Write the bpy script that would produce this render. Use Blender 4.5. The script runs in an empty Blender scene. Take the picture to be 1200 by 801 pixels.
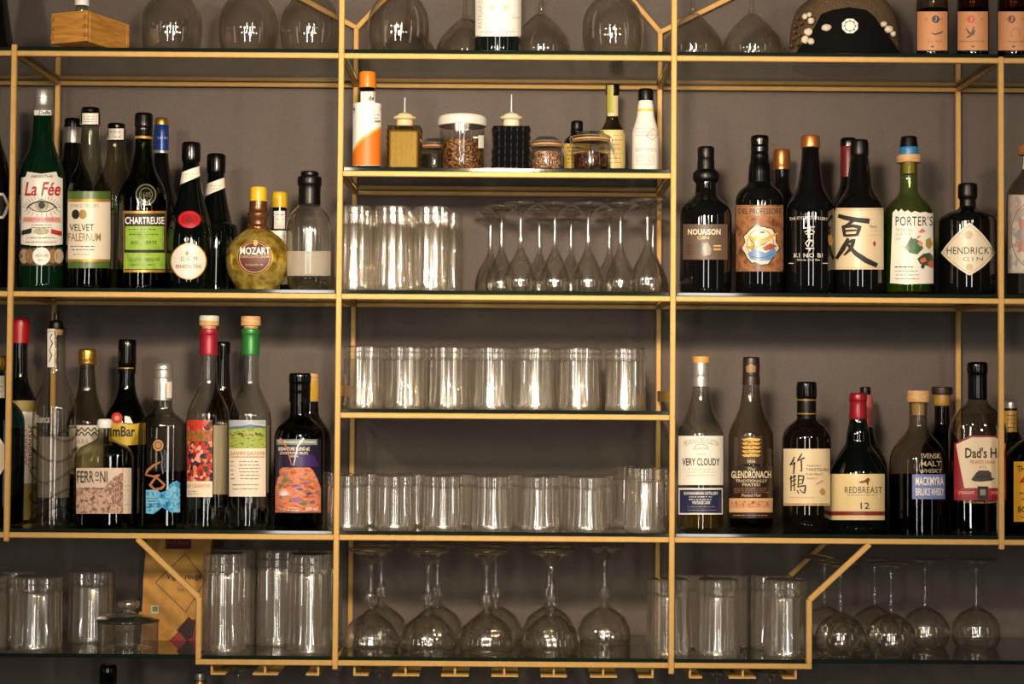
import bpy, bmesh, math, random
from mathutils import Vector, Matrix

# ------------------------------------------------------------------ scene, camera, light
scene = bpy.context.scene
COL = scene.collection
rnd = random.Random(7)
PI = math.pi

F = 1990.0            # focal length in pixels of the 1200 x 801 frame
D = 2.60              # camera distance to the front of the shelving
PITCH = math.atan(60 / F)
ROLL = 0.0075
_fw = Vector((0, math.cos(PITCH), math.sin(PITCH)))
_r0 = Vector((1, 0, 0))
_u0 = _r0.cross(_fw)
_rt = _r0 * math.cos(ROLL) + _u0 * math.sin(ROLL)
_up = -_r0 * math.sin(ROLL) + _u0 * math.cos(ROLL)

cam_data = bpy.data.cameras.new('camera')
cam_data.sensor_width = 36.0
cam_data.lens = 36.0 * F / 1200.0
cam_data.clip_start = 0.05
cam = bpy.data.objects.new('camera', cam_data)
m = Matrix((_rt, _up, -_fw)).transposed().to_4x4()
m.translation = Vector((0, -D, 0))
cam.matrix_world = m
COL.objects.link(cam)
scene.camera = cam

scene.view_settings.view_transform = 'Standard'
scene.view_settings.look = 'None'
scene.view_settings.gamma = 1.0
scene.view_settings.use_curve_mapping = False
scene.view_settings.exposure = 0.0
scene.cycles.max_bounces = 14
scene.cycles.transparent_max_bounces = 48
scene.cycles.transmission_bounces = 12
scene.cycles.glossy_bounces = 6
scene.cycles.diffuse_bounces = 4
scene.cycles.sample_clamp_indirect = 4.0
scene.cycles.caustics_refractive = True
scene.cycles.caustics_reflective = True
scene.cycles.blur_glossy = 0.3

world = bpy.data.worlds.new('room_world')
scene.world = world
world.use_nodes = True
bg = world.node_tree.nodes['Background']
bg.inputs[0].default_value = (0.9, 0.72, 0.52, 1)
bg.inputs[1].default_value = 0.05


def light(name, kind, loc, energy, color, target=None, **kw):
    ld = bpy.data.lights.new(name, kind)
    ld.energy = energy
    ld.color = color
    for k, v in kw.items():
        setattr(ld, k, v)
    o = bpy.data.objects.new(name, ld)
    o.location = loc
    if target is not None:
        o.rotation_euler = (Vector(target) - Vector(loc)).to_track_quat('-Z', 'Y').to_euler()
    COL.objects.link(o)
    return o


WARM = (1.0, 0.80, 0.58)
# pendant lamp over the bar, in front of the shelves
light('pendant_lamp', 'SPOT', (-0.02, -1.50, 0.48), 130, WARM, (0.0, 0.2, 0.21),
      spot_size=math.radians(70), spot_blend=1.0, shadow_soft_size=0.08)
# smaller pendants of the same row
for lx, pw in ((-0.85, 26.0), (-0.42, 2.0), (0.42, 2.0), (0.87, 17.0)):
    light('pendant_bulb', 'POINT', (lx, -1.50, 0.52), pw, WARM, shadow_soft_size=0.03)
# two tall windows across the room, behind the camera
for lx in (-0.86, 0.80):
    light('tall_window', 'AREA', (lx, -4.40, 0.30), 23.0, (1.0, 0.95, 0.88), (lx, 0, 0.30),
          shape='RECTANGLE', size=0.25, size_y=1.8)
# windows in the side walls of the room
for sx in (-1, 1):
    light('side_window', 'AREA', (sx * 2.9, -2.4, 0.30), 3.5, (1.0, 0.92, 0.80), (0, -2.4, 0.30),
          shape='RECTANGLE', size=0.4, size_y=1.6)


# ------------------------------------------------------------------ projection helpers
def U(px, py, Y):
    """world X and Z of the photo pixel on the plane at depth Y"""
    d = _fw * F + _rt * (px - 600.0) - _up * (py - 400.5)
    t = (Y + D) / d.y
    return d.x * t, d.z * t


def S(Y):
    return (D + Y) / F


# ------------------------------------------------------------------ materials
def lin(c):
    if isinstance(c, str):
        c = c.lstrip('#')
        c = tuple(int(c[i:i + 2], 16) / 255 for i in (0, 2, 4))
    return tuple((x / 12.92 if x <= 0.04045 else ((x + 0.055) / 1.055) ** 2.4) for x in c) + (1.0,)


_mc = {}


def new_mat(name):
    mt = bpy.data.materials.new(name)
    mt.use_nodes = True
    nt = mt.node_tree
    nt.nodes.clear()
    out = nt.nodes.new('ShaderNodeOutputMaterial')
    return mt, nt, out


def col(c, rough=0.36, metal=0.0, spec=0.6, noise=0.0, scale=60, coat=0.0):
    """plain principled material, with slight procedural mottling"""
    k = ('col', c, rough, metal, spec, noise, scale, coat)
    if k in _mc:
        return _mc[k]
    mt, nt, out = new_mat('paint')
    b = nt.nodes.new('ShaderNodeBsdfPrincipled')
    b.inputs['Base Color'].default_value = lin(c)
    b.inputs['Roughness'].default_value = rough
    b.inputs['Metallic'].default_value = metal
    b.inputs['Specular IOR Level'].default_value = spec
    b.inputs['Coat Weight'].default_value = coat
    if noise:
        t = nt.nodes.new('ShaderNodeTexCoord')
        n = nt.nodes.new('ShaderNodeTexNoise')
        n.inputs['Scale'].default_value = scale
        n.inputs['Detail'].default_value = 5
        nt.links.new(t.outputs['Object'], n.inputs['Vector'])
        mx = nt.nodes.new('ShaderNodeMixRGB')
        mx.blend_type = 'MULTIPLY'
        mx.inputs[0].default_value = noise
        mx.inputs[1].default_value = lin(c)
        nt.links.new(n.outputs['Color'], mx.inputs[2])
        g = nt.nodes.new('ShaderNodeHueSaturation')
        g.inputs['Saturation'].default_value = 0.0
        g.inputs['Value'].default_value = 1.7
        nt.links.new(n.outputs['Color'], g.inputs['Color'])
        nt.links.new(g.outputs[0], mx.inputs[2])
        nt.links.new(mx.outputs[0], b.inputs['Base Color'])
    nt.links.new(b.outputs[0], out.inputs[0])
    _mc[k] = mt
    return mt


def thin(tint, edge=None, ior=1.5, rough=0.0, haze=0.0, haze_col='#fff4e6', boost=1.0, sheen=0.0, sheen_rough=0.35):
    """thin glass: light passes straight through, Fresnel decides what is mirrored;
    grazing paths run through more glass and take the edge tint; haze = diffuse share, on clear glass it imitates refracted glow"""
    k = ('thin', tint, edge, ior, rough, haze, haze_col, boost, sheen, sheen_rough)
    if k in _mc:
        return _mc[k]
    mt, nt, out = new_mat('glass')
    tr = nt.nodes.new('ShaderNodeBsdfTransparent')
    gl = nt.nodes.new('ShaderNodeBsdfGlossy')
    gl.inputs['Roughness'].default_value = rough
    gl.inputs['Color'].default_value = (1, 1, 1, 1)
    f0 = ((ior - 1) / (ior + 1)) ** 2
    fw_ = nt.nodes.new('ShaderNodeLayerWeight')
    fw_.inputs['Blend'].default_value = 0.5
    pw = nt.nodes.new('ShaderNodeMath')
    pw.operation = 'POWER'
    pw.inputs[1].default_value = 5.0
    nt.links.new(fw_.outputs['Facing'], pw.inputs[0])
    fr = nt.nodes.new('ShaderNodeMath')
    fr.operation = 'MULTIPLY_ADD'
    fr.inputs[1].default_value = 1 - f0
    fr.inputs[2].default_value = f0
    nt.links.new(pw.outputs[0], fr.inputs[0])
    lw = nt.nodes.new('ShaderNodeLayerWeight')
    lw.inputs['Blend'].default_value = 0.25
    mc = nt.nodes.new('ShaderNodeMixRGB')
    mc.inputs[1].default_value = lin(tint)
    mc.inputs[2].default_value = lin(edge or tint)
    nt.links.new(lw.outputs['Facing'], mc.inputs[0])
    nt.links.new(mc.outputs[0], tr.inputs[0])
    src = tr
    if haze:
        df = nt.nodes.new('ShaderNodeBsdfDiffuse')
        df.inputs[0].default_value = lin(haze_col)
        tl = nt.nodes.new('ShaderNodeBsdfTranslucent')
        tl.inputs[0].default_value = lin(haze_col)
        m0 = nt.nodes.new('ShaderNodeMixShader')
        nt.links.new(df.outputs[0], m0.inputs[1])
        nt.links.new(tl.outputs[0], m0.inputs[2])
        m1 = nt.nodes.new('ShaderNodeMixShader')
        m1.inputs[0].default_value = haze
        nt.links.new(tr.outputs[0], m1.inputs[1])
        nt.links.new(m0.outputs[0], m1.inputs[2])
        src = m1
    if sheen:
        g2 = nt.nodes.new('ShaderNodeBsdfGlossy')
        g2.inputs['Roughness'].default_value = sheen_rough
        g2.inputs['Color'].default_value = (1, 1, 1, 1)
        m2 = nt.nodes.new('ShaderNodeMixShader')
        m2.inputs[0].default_value = sheen
        nt.links.new(src.outputs[0], m2.inputs[1])
        nt.links.new(g2.outputs[0], m2.inputs[2])
        src = m2
    mx = nt.nodes.new('ShaderNodeMixShader')
    mu = nt.nodes.new('ShaderNodeMath')
    mu.operation = 'MULTIPLY'
    mu.use_clamp = True
    mu.inputs[1].default_value = boost
    nt.links.new(fr.outputs[0], mu.inputs[0])
    nt.links.new(mu.outputs[0], mx.inputs[0])
    nt.links.new(src.outputs[0], mx.inputs[1])
    nt.links.new(gl.outputs[0], mx.inputs[2])
    nt.links.new(mx.outputs[0], out.inputs[0])
    _mc[k] = mt
    return mt


def solid_glass(c, ior=1.45, rough=0.0):
    k = ('sg', c, ior, rough)
    if k in _mc:
        return _mc[k]
    mt, nt, out = new_mat('clear_solid')
    g = nt.nodes.new('ShaderNodeBsdfGlass')
    g.inputs['Color'].default_value = lin(c)
    g.inputs['IOR'].default_value = ior
    g.inputs['Roughness'].default_value = rough
    nt.links.new(g.outputs[0], out.inputs[0])
    _mc[k] = mt
    return mt


def pattern(kind, cols, scale=80, rough=0.4, stretch=(1, 1, 1), detail=3, lo=0.3, hi=0.7):
    """printed picture or grain: noise / voronoi cells through a colour ramp"""
    k = ('pat', kind, tuple(cols), scale, rough, stretch, detail, lo, hi)
    if k in _mc:
        return _mc[k]
    mt, nt, out = new_mat('print')
    b = nt.nodes.new('ShaderNodeBsdfPrincipled')
    b.inputs['Roughness'].default_value = rough
    b.inputs['Specular IOR Level'].default_value = 0.3
    t = nt.nodes.new('ShaderNodeTexCoord')
    mp = nt.nodes.new('ShaderNodeMapping')
    mp.inputs['Scale'].default_value = stretch
    nt.links.new(t.outputs['Object'], mp.inputs['Vector'])
    rp = nt.nodes.new('ShaderNodeValToRGB')
    if kind == 'noise':
        n = nt.nodes.new('ShaderNodeTexNoise')
        n.inputs['Scale'].default_value = scale
        n.inputs['Detail'].default_value = detail
        nt.links.new(mp.outputs[0], n.inputs['Vector'])
        nt.links.new(n.outputs['Fac'], rp.inputs[0])
    elif kind == 'cells':
        n = nt.nodes.new('ShaderNodeTexVoronoi')
        n.inputs['Scale'].default_value = scale
        nt.links.new(mp.outputs[0], n.inputs['Vector'])
        sp = nt.nodes.new('ShaderNodeSeparateColor')
        nt.links.new(n.outputs['Color'], sp.inputs[0])
        nt.links.new(sp.outputs[0], rp.inputs[0])
        lo, hi = 0.0, 1.0
    el = rp.color_ramp.elements
    n_ = len(cols)
    while len(el) < n_:
        el.new(0.5)
    for i, c in enumerate(cols):
        el[i].position = lo + (hi - lo) * (i / (n_ - 1) if kind == 'noise' else i / n_)
        el[i].color = lin(c)
    if kind == 'cells':
        rp.color_ramp.interpolation = 'CONSTANT'
    nt.links.new(rp.outputs[0], b.inputs['Base Color'])
    nt.links.new(b.outputs[0], out.inputs[0])
    _mc[k] = mt
    return mt


def wall_material():
    mt, nt, out = new_mat('wall_paint')
    b = nt.nodes.new('ShaderNodeBsdfPrincipled')
    b.inputs['Roughness'].default_value = 0.75
    b.inputs['Specular IOR Level'].default_value = 0.25
    t = nt.nodes.new('ShaderNodeTexCoord')
    n1 = nt.nodes.new('ShaderNodeTexNoise')
    n1.inputs['Scale'].default_value = 4.0
    n1.inputs['Detail'].default_value = 6
    mp = nt.nodes.new('ShaderNodeMapping')
    mp.inputs['Scale'].default_value = (260, 1, 260)
    n2 = nt.nodes.new('ShaderNodeTexNoise')
    n2.inputs['Scale'].default_value = 1.0
    n2.inputs['Detail'].default_value = 3
    nt.links.new(t.outputs['Object'], n1.inputs['Vector'])
    nt.links.new(t.outputs['Object'], mp.inputs['Vector'])
    nt.links.new(mp.outputs[0], n2.inputs['Vector'])
    ad = nt.nodes.new('ShaderNodeMath')
    ad.operation = 'MULTIPLY_ADD'
    ad.inputs[1].default_value = 0.45
    nt.links.new(n1.outputs['Fac'], ad.inputs[0])
    ml = nt.nodes.new('ShaderNodeMath')
    ml.operation = 'MULTIPLY'
    ml.inputs[1].default_value = 0.55
    nt.links.new(n2.outputs['Fac'], ml.inputs[0])
    nt.links.new(ml.outputs[0], ad.inputs[2])
    rp = nt.nodes.new('ShaderNodeValToRGB')
    rp.color_ramp.elements[0].position = 0.3
    rp.color_ramp.elements[0].color = lin('#5e5550')
    rp.color_ramp.elements[1].position = 0.7
    rp.color_ramp.elements[1].color = lin('#6a605b')
    nt.links.new(ad.outputs[0], rp.inputs[0])
    nt.links.new(rp.outputs[0], b.inputs['Base Color'])
    bp = nt.nodes.new('ShaderNodeBump')
    bp.inputs['Strength'].default_value = 0.25
    bp.inputs['Distance'].default_value = 0.002
    nt.links.new(n2.outputs['Fac'], bp.inputs['Height'])
    nt.links.new(bp.outputs[0], b.inputs['Normal'])
    nt.links.new(b.outputs[0], out.inputs[0])
    return mt


def wood_material(c1, c2, scale=30):
    k = ('wood', c1, c2, scale)
    if k in _mc:
        return _mc[k]
    mt, nt, out = new_mat('wood')
    b = nt.nodes.new('ShaderNodeBsdfPrincipled')
    b.inputs['Roughness'].default_value = 0.5
    t = nt.nodes.new('ShaderNodeTexCoord')
    mp = nt.nodes.new('ShaderNodeMapping')
    mp.inputs['Scale'].default_value = (1, 1, 9)
    n = nt.nodes.new('ShaderNodeTexNoise')
    n.inputs['Scale'].default_value = scale
    n.inputs['Detail'].default_value = 6
    n.inputs['Distortion'].default_value = 0.8
    nt.links.new(t.outputs['Object'], mp.inputs[0])
    nt.links.new(mp.outputs[0], n.inputs['Vector'])
    rp = nt.nodes.new('ShaderNodeValToRGB')
    rp.color_ramp.elements[0].position = 0.35
    rp.color_ramp.elements[0].color = lin(c1)
    rp.color_ramp.elements[1].position = 0.65
    rp.color_ramp.elements[1].color = lin(c2)
    nt.links.new(n.outputs['Fac'], rp.inputs[0])
    nt.links.new(rp.outputs[0], b.inputs['Base Color'])
    nt.links.new(b.outputs[0], out.inputs[0])
    _mc[k] = mt
    return mt


CLEAR = thin('#f3f4f0', '#a4a8a0', boost=1.4)
CRYSTAL = thin('#f4f2ee', '#b9b6ae')
SHELF_EDGE = col('#18241e', rough=0.06, spec=0.6)
SHELF_GLASS = thin('#e4ebe3', '#7d9684', ior=1.52)
BLACK = col('#0c0b0b', rough=0.04, spec=0.6)
BLACKGREEN = col('#050906', rough=0.04, spec=0.6)
BLACKBROWN = col('#0e0905', rough=0.04, spec=0.6)
PLASTIC = col('#070606', rough=0.16, spec=0.4)
MATTE = col('#0a0909', rough=0.33, spec=0.3)
BRASS = col('#cfa562', rough=0.48, metal=0.1, spec=0.3, noise=0.25, scale=90)
GOLD = col('#d0a24a', rough=0.25, metal=0.85)
SILVER = col('#cfc9c0', rough=0.28, metal=0.75)
COPPER = col('#c07a45', rough=0.3, metal=0.7)
CREAM = col('#eadfca')
PAPER = col('#efe9de')
WHITE = col('#f4f1ec')
CORK = wood_material('#b98a55', '#d9b27c', 60)


# ------------------------------------------------------------------ mesh helpers
def link(name, me, mats, parent=None, loc=None):
    o = bpy.data.objects.new(name, me)
    if not isinstance(mats, (list, tuple)):
        mats = [mats]
    if len(me.materials) == 0:
        for mt in mats:
            me.materials.append(mt)
    COL.objects.link(o)
    if parent is not None:
        o.parent = parent
    if loc is not None:
        o.location = loc
    return o


def mesh_from(name, verts, faces, smooth=True, sharp=38, mat_idx=None):
    me = bpy.data.meshes.new(name)
    me.from_pydata(verts, [], faces)
    me.update()
    if mat_idx:
        me.polygons.foreach_set('material_index', mat_idx)
    if smooth:
        me.polygons.foreach_set('use_smooth', [True] * len(me.polygons))
        try:
            me.set_sharp_from_angle(angle=math.radians(sharp))
        except Exception:
            pass
    return me


def bm_mesh(name, bm, smooth=False, sharp=38):
    me = bpy.data.meshes.new(name)
    bm.normal_update()
    bm.to_mesh(me)
    bm.free()
    if smooth:
        me.polygons.foreach_set('use_smooth', [True] * len(me.polygons))
        me.set_sharp_from_angle(angle=math.radians(sharp))
    return me


def box_bm(bm, c, s, rot=None):
    r = bmesh.ops.create_cube(bm, size=1.0)
    mt = Matrix.Translation(Vector(c)) @ (rot.to_4x4() if rot else Matrix.Identity(4)) @ Matrix.Diagonal((s[0], s[1], s[2], 1))
    bmesh.ops.transform(bm, matrix=mt, verts=r['verts'])
    return r['verts']


def bevel(bm, w, seg=2):
    bmesh.ops.bevel(bm, geom=bm.edges[:], offset=w, segments=seg, profile=0.5, affect='EDGES')


def bar_mesh(name, a, b, w, bev=0.0012):
    """square bar between two points"""
    a, b = Vector(a), Vector(b)
    d = b - a
    bm = bmesh.new()
    q = d.to_track_quat('Z', 'Y')
    box_bm(bm, (0, 0, 0), (w, w, d.length))
    bevel(bm, bev, 1)
    bmesh.ops.transform(bm, matrix=Matrix.Translation((a + b) / 2) @ q.to_matrix().to_4x4(), verts=bm.verts)
    return bm_mesh(name, bm)


def curve_pts(pts, sub=4):
    """Catmull-Rom through (r, z) points; a doubled point is a corner"""
    out = []
    segs = [[pts[0]]]
    for p in pts[1:]:
        if abs(p[0] - segs[-1][-1][0]) < 1e-9 and abs(p[1] - segs[-1][-1][1]) < 1e-9:
            segs.append([p])
        else:
            segs[-1].append(p)
    for sg in segs:
        if len(sg) < 3:
            out += sg
            continue
        for i in range(len(sg) - 1):
            p0 = sg[max(i - 1, 0)]
            p1, p2 = sg[i], sg[i + 1]
            p3 = sg[min(i + 2, len(sg) - 1)]
            L = math.hypot(p2[0] - p1[0], p2[1] - p1[1]) + 1e-9
            l0 = math.hypot(p1[0] - p0[0], p1[1] - p0[1]) or L
            l3 = math.hypot(p3[0] - p2[0], p3[1] - p2[1]) or L
            m1 = [(p2[k] - p0[k]) / (L + l0) * L for k in (0, 1)]
            m2 = [(p3[k] - p1[k]) / (L + l3) * L for k in (0, 1)]
            for j in range(sub):
                t = j / sub
                h = (2 * t**3 - 3 * t * t + 1, t**3 - 2 * t * t + t, -2 * t**3 + 3 * t * t, t**3 - t * t)
                out.append(tuple(h[0] * p1[k] + h[1] * m1[k] + h[2] * p2[k] + h[3] * m2[k] for k in (0, 1)))
        out.append(sg[-1])
    res = []
    for p in out:
        if not res or abs(p[0] - res[-1][0]) + abs(p[1] - res[-1][1]) > 1e-7:
            res.append((max(p[0], 0.0), p[1]))
    return res


def ring(r, z, seg, n=2.0, dy=1.0, fl=None, ph=0.0, n2=None):
    vs = []
    for i in range(seg):
        a = 2 * PI * i / seg + ph
        c, s = math.cos(a), math.sin(a)
        if n == 2.0:
            x, y = r * c, r * s * dy
        else:
            k = (abs(c) ** n + abs(s) ** n) ** (-1.0 / n)
            x, y = r * k * c, r * k * s * dy
        if fl:
            q = 1 + fl[1] * math.cos(fl[0] * a)
            x, y = x * q, y * q
        vs.append((x, y, z))
    return vs


def lathe(pts, seg=40, n=2.0, dy=1.0, fl=None, cap0=True, cap1=True, sup=None):
    """surface of revolution (or super-ellipse section) through (r, z) points"""
    V, Fc = [], []
    k = 0
    rings = []
    for i, (r, z) in enumerate(pts):
        if r < 1e-6:
            rings.append([len(V)])
            V.append((0, 0, z))
        else:
            f_ = fl
            if fl and len(fl) > 2:
                f_ = (fl[0], fl[2](z))
            nn = sup(z) if sup else n
            rg = ring(r, z, seg, nn, dy if not callable(dy) else dy(z), f_)
            rings.append(list(range(len(V), len(V) + seg)))
            V += rg
    for a, b in zip(rings[:-1], rings[1:]):
        if len(a) == 1 and len(b) == 1:
            continue
        for i in range(seg):
            j = (i + 1) % seg
            if len(a) == 1:
                Fc.append((a[0], b[j], b[i]))
            elif len(b) == 1:
                Fc.append((a[i], a[j], b[0]))
            else:
                Fc.append((a[i], a[j], b[j], b[i]))
    if cap0 and len(rings[0]) > 1:
        Fc.append(tuple(reversed(rings[0])))
    if cap1 and len(rings[-1]) > 1:
        Fc.append(tuple(rings[-1]))
    return V, Fc


def tube_mesh(name, pts, r, seg=8):
    """round rod along a polyline"""
    V, Fc = [], []
    P = [Vector(p) for p in pts]
    rings = []
    for i, p in enumerate(P):
        t = (P[min(i + 1, len(P) - 1)] - P[max(i - 1, 0)]).normalized()
        ref = Vector((0, 0, 1)) if abs(t.z) < 0.9 else Vector((1, 0, 0))
        u = t.cross(ref).normalized()
        v = t.cross(u)
        rr = r[i] if isinstance(r, (list, tuple)) else r
        rings.append(list(range(len(V), len(V) + seg)))
        for k in range(seg):
            a = 2 * PI * k / seg
            V.append(tuple(p + (u * math.cos(a) + v * math.sin(a)) * rr))
    for a, b in zip(rings[:-1], rings[1:]):
        for k in range(seg):
            j = (k + 1) % seg
            Fc.append((a[k], a[j], b[j], b[k]))
    Fc.append(tuple(reversed(rings[0])))
    Fc.append(tuple(rings[-1]))
    return mesh_from(name, V, Fc)


def empty(name, loc, label=None, cat=None, group=None, kind=None, rz=0.0):
    o = bpy.data.objects.new(name, None)
    o.empty_display_size = 0.02
    o.location = loc
    o.rotation_euler = (0, 0, rz)
    COL.objects.link(o)
    tag(o, label, cat, group, kind)
    return o


def tag(o, label=None, cat=None, group=None, kind=None):
    if label:
        o['label'] = label
    if cat:
        o['category'] = cat
    if group:
        o['group'] = group
    if kind:
        o['kind'] = kind
    return o


# ------------------------------------------------------------------ lettering
_tc = {}


def text2d(s, bold=0.0, shear=0.0, spacing=1.0):
    k = (s, bold, shear, spacing)
    if k in _tc:
        return _tc[k]
    cu = bpy.data.curves.new('lettering', 'FONT')
    cu.body = s
    cu.resolution_u = 2
    cu.offset = bold * 0.6
    cu.shear = shear
    cu.space_character = spacing
    ob = bpy.data.objects.new('lettering', cu)
    COL.objects.link(ob)
    dg = bpy.context.evaluated_depsgraph_get()
    me = ob.evaluated_get(dg).to_mesh()
    vs = [(v.co.x, v.co.y) for v in me.vertices]
    fs = [tuple(p.vertices) for p in me.polygons]
    ob.evaluated_get(dg).to_mesh_clear()
    bpy.data.objects.remove(ob)
    bpy.data.curves.remove(cu)
    x0 = min(v[0] for v in vs)
    x1 = max(v[0] for v in vs)
    y0 = min(v[1] for v in vs)
    y1 = max(v[1] for v in vs)
    vs = [((x - x0) / (x1 - x0), (y - y0) / (y1 - y0)) for x, y in vs]
    _tc[k] = (vs, fs)
    return _tc[k]


def refine(vs, fs, maxlen, maxy=6.0):
    """split long edges of a flat 2-D mesh so that it can be bent"""
    bm = bmesh.new()
    bv = [bm.verts.new((x, y, 0)) for x, y in vs]
    for f in fs:
        try:
            bm.faces.new([bv[i] for i in f])
        except ValueError:
            pass
    bmesh.ops.triangulate(bm, faces=bm.faces[:])
    for _ in range(5):
        es = [e for e in bm.edges if abs(e.verts[0].co.x - e.verts[1].co.x) > maxlen or abs(e.verts[0].co.y - e.verts[1].co.y) > maxy]
        if not es:
            break
        bmesh.ops.subdivide_edges(bm, edges=es, cuts=1)
        bmesh.ops.triangulate(bm, faces=[f for f in bm.faces if len(f.verts) > 3])
    bm.verts.index_update()
    V = [(v.co.x, v.co.y) for v in bm.verts]
    Fc = [tuple(v.index for v in f.verts) for f in bm.faces]
    bm.free()
    return V, Fc


class Print:
    """a label on a surface. All figures are laid out in photo pixels and bent onto the
    real surface by `where(px, py, off)`; the first layer is the label, the rest its print"""

    def __init__(self, where, parent, name='label', off=0.0005):
        self.where, self.parent, self.name, self.off = where, parent, name, off
        self.base = None
        self.layers = []      # (V3, F, mat)
        self.n = 0

    def _emit(self, V2, F2, mat, lift):
        V3 = [self.where(x, y, lift) for x, y in V2]
        return V3, F2, mat

    def _add(self, V2, F2, mat):
        if self.base is None:
            self.base = self._emit(V2, F2, mat, self.off)
        else:
            self.n += 1
            self.layers.append(self._emit(V2, F2, mat, self.off + 0.00022 + 0.00007 * self.n))
        return self

    def rect(self, x0, y0, x1, y1, mat, nx=None, ny=None):
        nx = nx or max(1, int(abs(x1 - x0) / 2.5))
        ny = max(1, int(math.ceil(abs(y1 - y0) / 5)))
        V = [(x0 + (x1 - x0) * i / nx, y0 + (y1 - y0) * j / ny) for j in range(ny + 1) for i in range(nx + 1)]
        Fc = []
        for j in range(ny):
            for i in range(nx):
                a = j * (nx + 1) + i
                Fc.append((a, a + nx + 1, a + nx + 2, a + 1))
        return self._add(V, Fc, mat)

    def poly(self, pts, mat):
        V, Fc = refine(pts, [tuple(range(len(pts)))], 3.0)
        # faces must face the viewer: pixel y runs down
        fixed = []
        for f in Fc:
            a, b, c = (V[i] for i in f)
            ar = (b[0] - a[0]) * (c[1] - a[1]) - (c[0] - a[0]) * (b[1] - a[1])
            fixed.append(f if ar < 0 else tuple(reversed(f)))
        return self._add(V, fixed, mat)

    def ell(self, cx, cy, rx, ry, mat, seg=28):
        V = [(cx, cy)]
        Fc = []
        nr = max(1, int(rx / 4))
        for k in range(1, nr + 1):
            for i in range(seg):
                a = 2 * PI * i / seg
                V.append((cx + rx * k / nr * math.cos(a), cy + ry * k / nr * math.sin(a)))
        for i in range(seg):
            j = (i + 1) % seg
            Fc.append((0, 1 + j, 1 + i))
            for k in range(1, nr):
                a, b = 1 + (k - 1) * seg, 1 + k * seg
                Fc.append((a + i, a + j, b + j, b + i))
        return self._add(V, Fc, mat)

    def arc(self, cx, cy, rx, ry, a0, a1, w, mat, seg=24):
        """open curved stroke"""
        pts = [(cx + rx * math.cos(math.radians(a0 + (a1 - a0) * i / seg)),
                cy + ry * math.sin(math.radians(a0 + (a1 - a0) * i / seg))) for i in range(seg + 1)]
        return self.stroke(pts, w, mat)

    def stroke(self, pts, w, mat):
        """brush stroke of varying width along a polyline"""
        V, Fc = [], []
        n = len(pts)
        # resample
        q, wq = [], []
        for i in range(n - 1):
            L = math.hypot(pts[i + 1][0] - pts[i][0], pts[i + 1][1] - pts[i][1])
            k = max(1, int(L / 2.2))
            for j in range(k):
                t = j / k
                q.append((pts[i][0] + (pts[i + 1][0] - pts[i][0]) * t, pts[i][1] + (pts[i + 1][1] - pts[i][1]) * t))
                if isinstance(w, (list, tuple)):
                    wq.append(w[i] + (w[i + 1] - w[i]) * t)
                else:
                    wq.append(w)
        q.append(pts[-1])
        wq.append(w[-1] if isinstance(w, (list, tuple)) else w)
        for i, p in enumerate(q):
            a, b = q[max(i - 1, 0)], q[min(i + 1, len(q) - 1)]
            dx, dy = b[0] - a[0], b[1] - a[1]
            L = math.hypot(dx, dy) or 1
            nx, ny = -dy / L * wq[i] / 2, dx / L * wq[i] / 2
            V += [(p[0] + nx, p[1] + ny), (p[0] - nx, p[1] - ny)]
        for i in range(len(q) - 1):
            Fc.append((2 * i, 2 * i + 2, 2 * i + 3, 2 * i + 1))
        return self._add(V, [tuple(reversed(f)) for f in Fc], mat)

    def text(self, s, x0, x1, yt, yb, mat, bold=0.0, shear=0.0, arc=0.0, spacing=1.0, turn=False):
        vs, fs = text2d(s, bold, shear, spacing)
        if turn:          # reads upwards
            V = [(x0 + (1 - v) * (x1 - x0), yb + (yt - yb) * u) for u, v in vs]
        else:
            V = [(x0 + (x1 - x0) * u, yb + (yt - yb) * v - arc * (1 - (2 * u - 1) ** 2)) for u, v in vs]
        V, fs = refine(V, fs, 4.0)
        return self._add(V, fs, mat)

    def lines(self, x0, x1, y0, y1, n, mat, w=0.9, seed=1, gap=0.5):
        """rows of small print, broken into words"""
        r = random.Random(seed)
        V, Fc = [], []
        for k in range(n):
            y = y0 + (y1 - y0) * (k / max(n - 1, 1))
            x = x0 + r.uniform(0, (x1 - x0) * 0.08)
            xe = x1 - r.uniform(0, (x1 - x0) * 0.12)
            while x < xe:
                L = min(r.uniform(2, 6), xe - x)
                if L > 0.6:
                    b = len(V)
                    V += [(x, y), (x + L, y), (x + L, y + w), (x, y + w)]
                    Fc.append((b + 3, b + 2, b + 1, b))
                x += L + gap + 0.6
        return self._add(V, Fc, mat)

    def done(self, label=None, print_name='print'):
        V, Fc, mt = self.base
        ob = link(self.name, mesh_from(self.name, V, Fc, smooth=True, sharp=80), mt, self.parent)
        if label:
            ob['label'] = label
        if self.layers:
            V, Fc, idx, mats = [], [], [], []
            for v, f, mt in self.layers:
                if mt not in mats:
                    mats.append(mt)
                k = mats.index(mt)
                b = len(V)
                V += v
                Fc += [tuple(i + b for i in q) for q in f]
                idx += [k] * len(f)
            me = mesh_from(print_name, V, Fc, smooth=True, sharp=80, mat_idx=idx)
            for mt in mats:
                me.materials.append(mt)
            link(print_name, me, mats, ob)
        return ob


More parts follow.
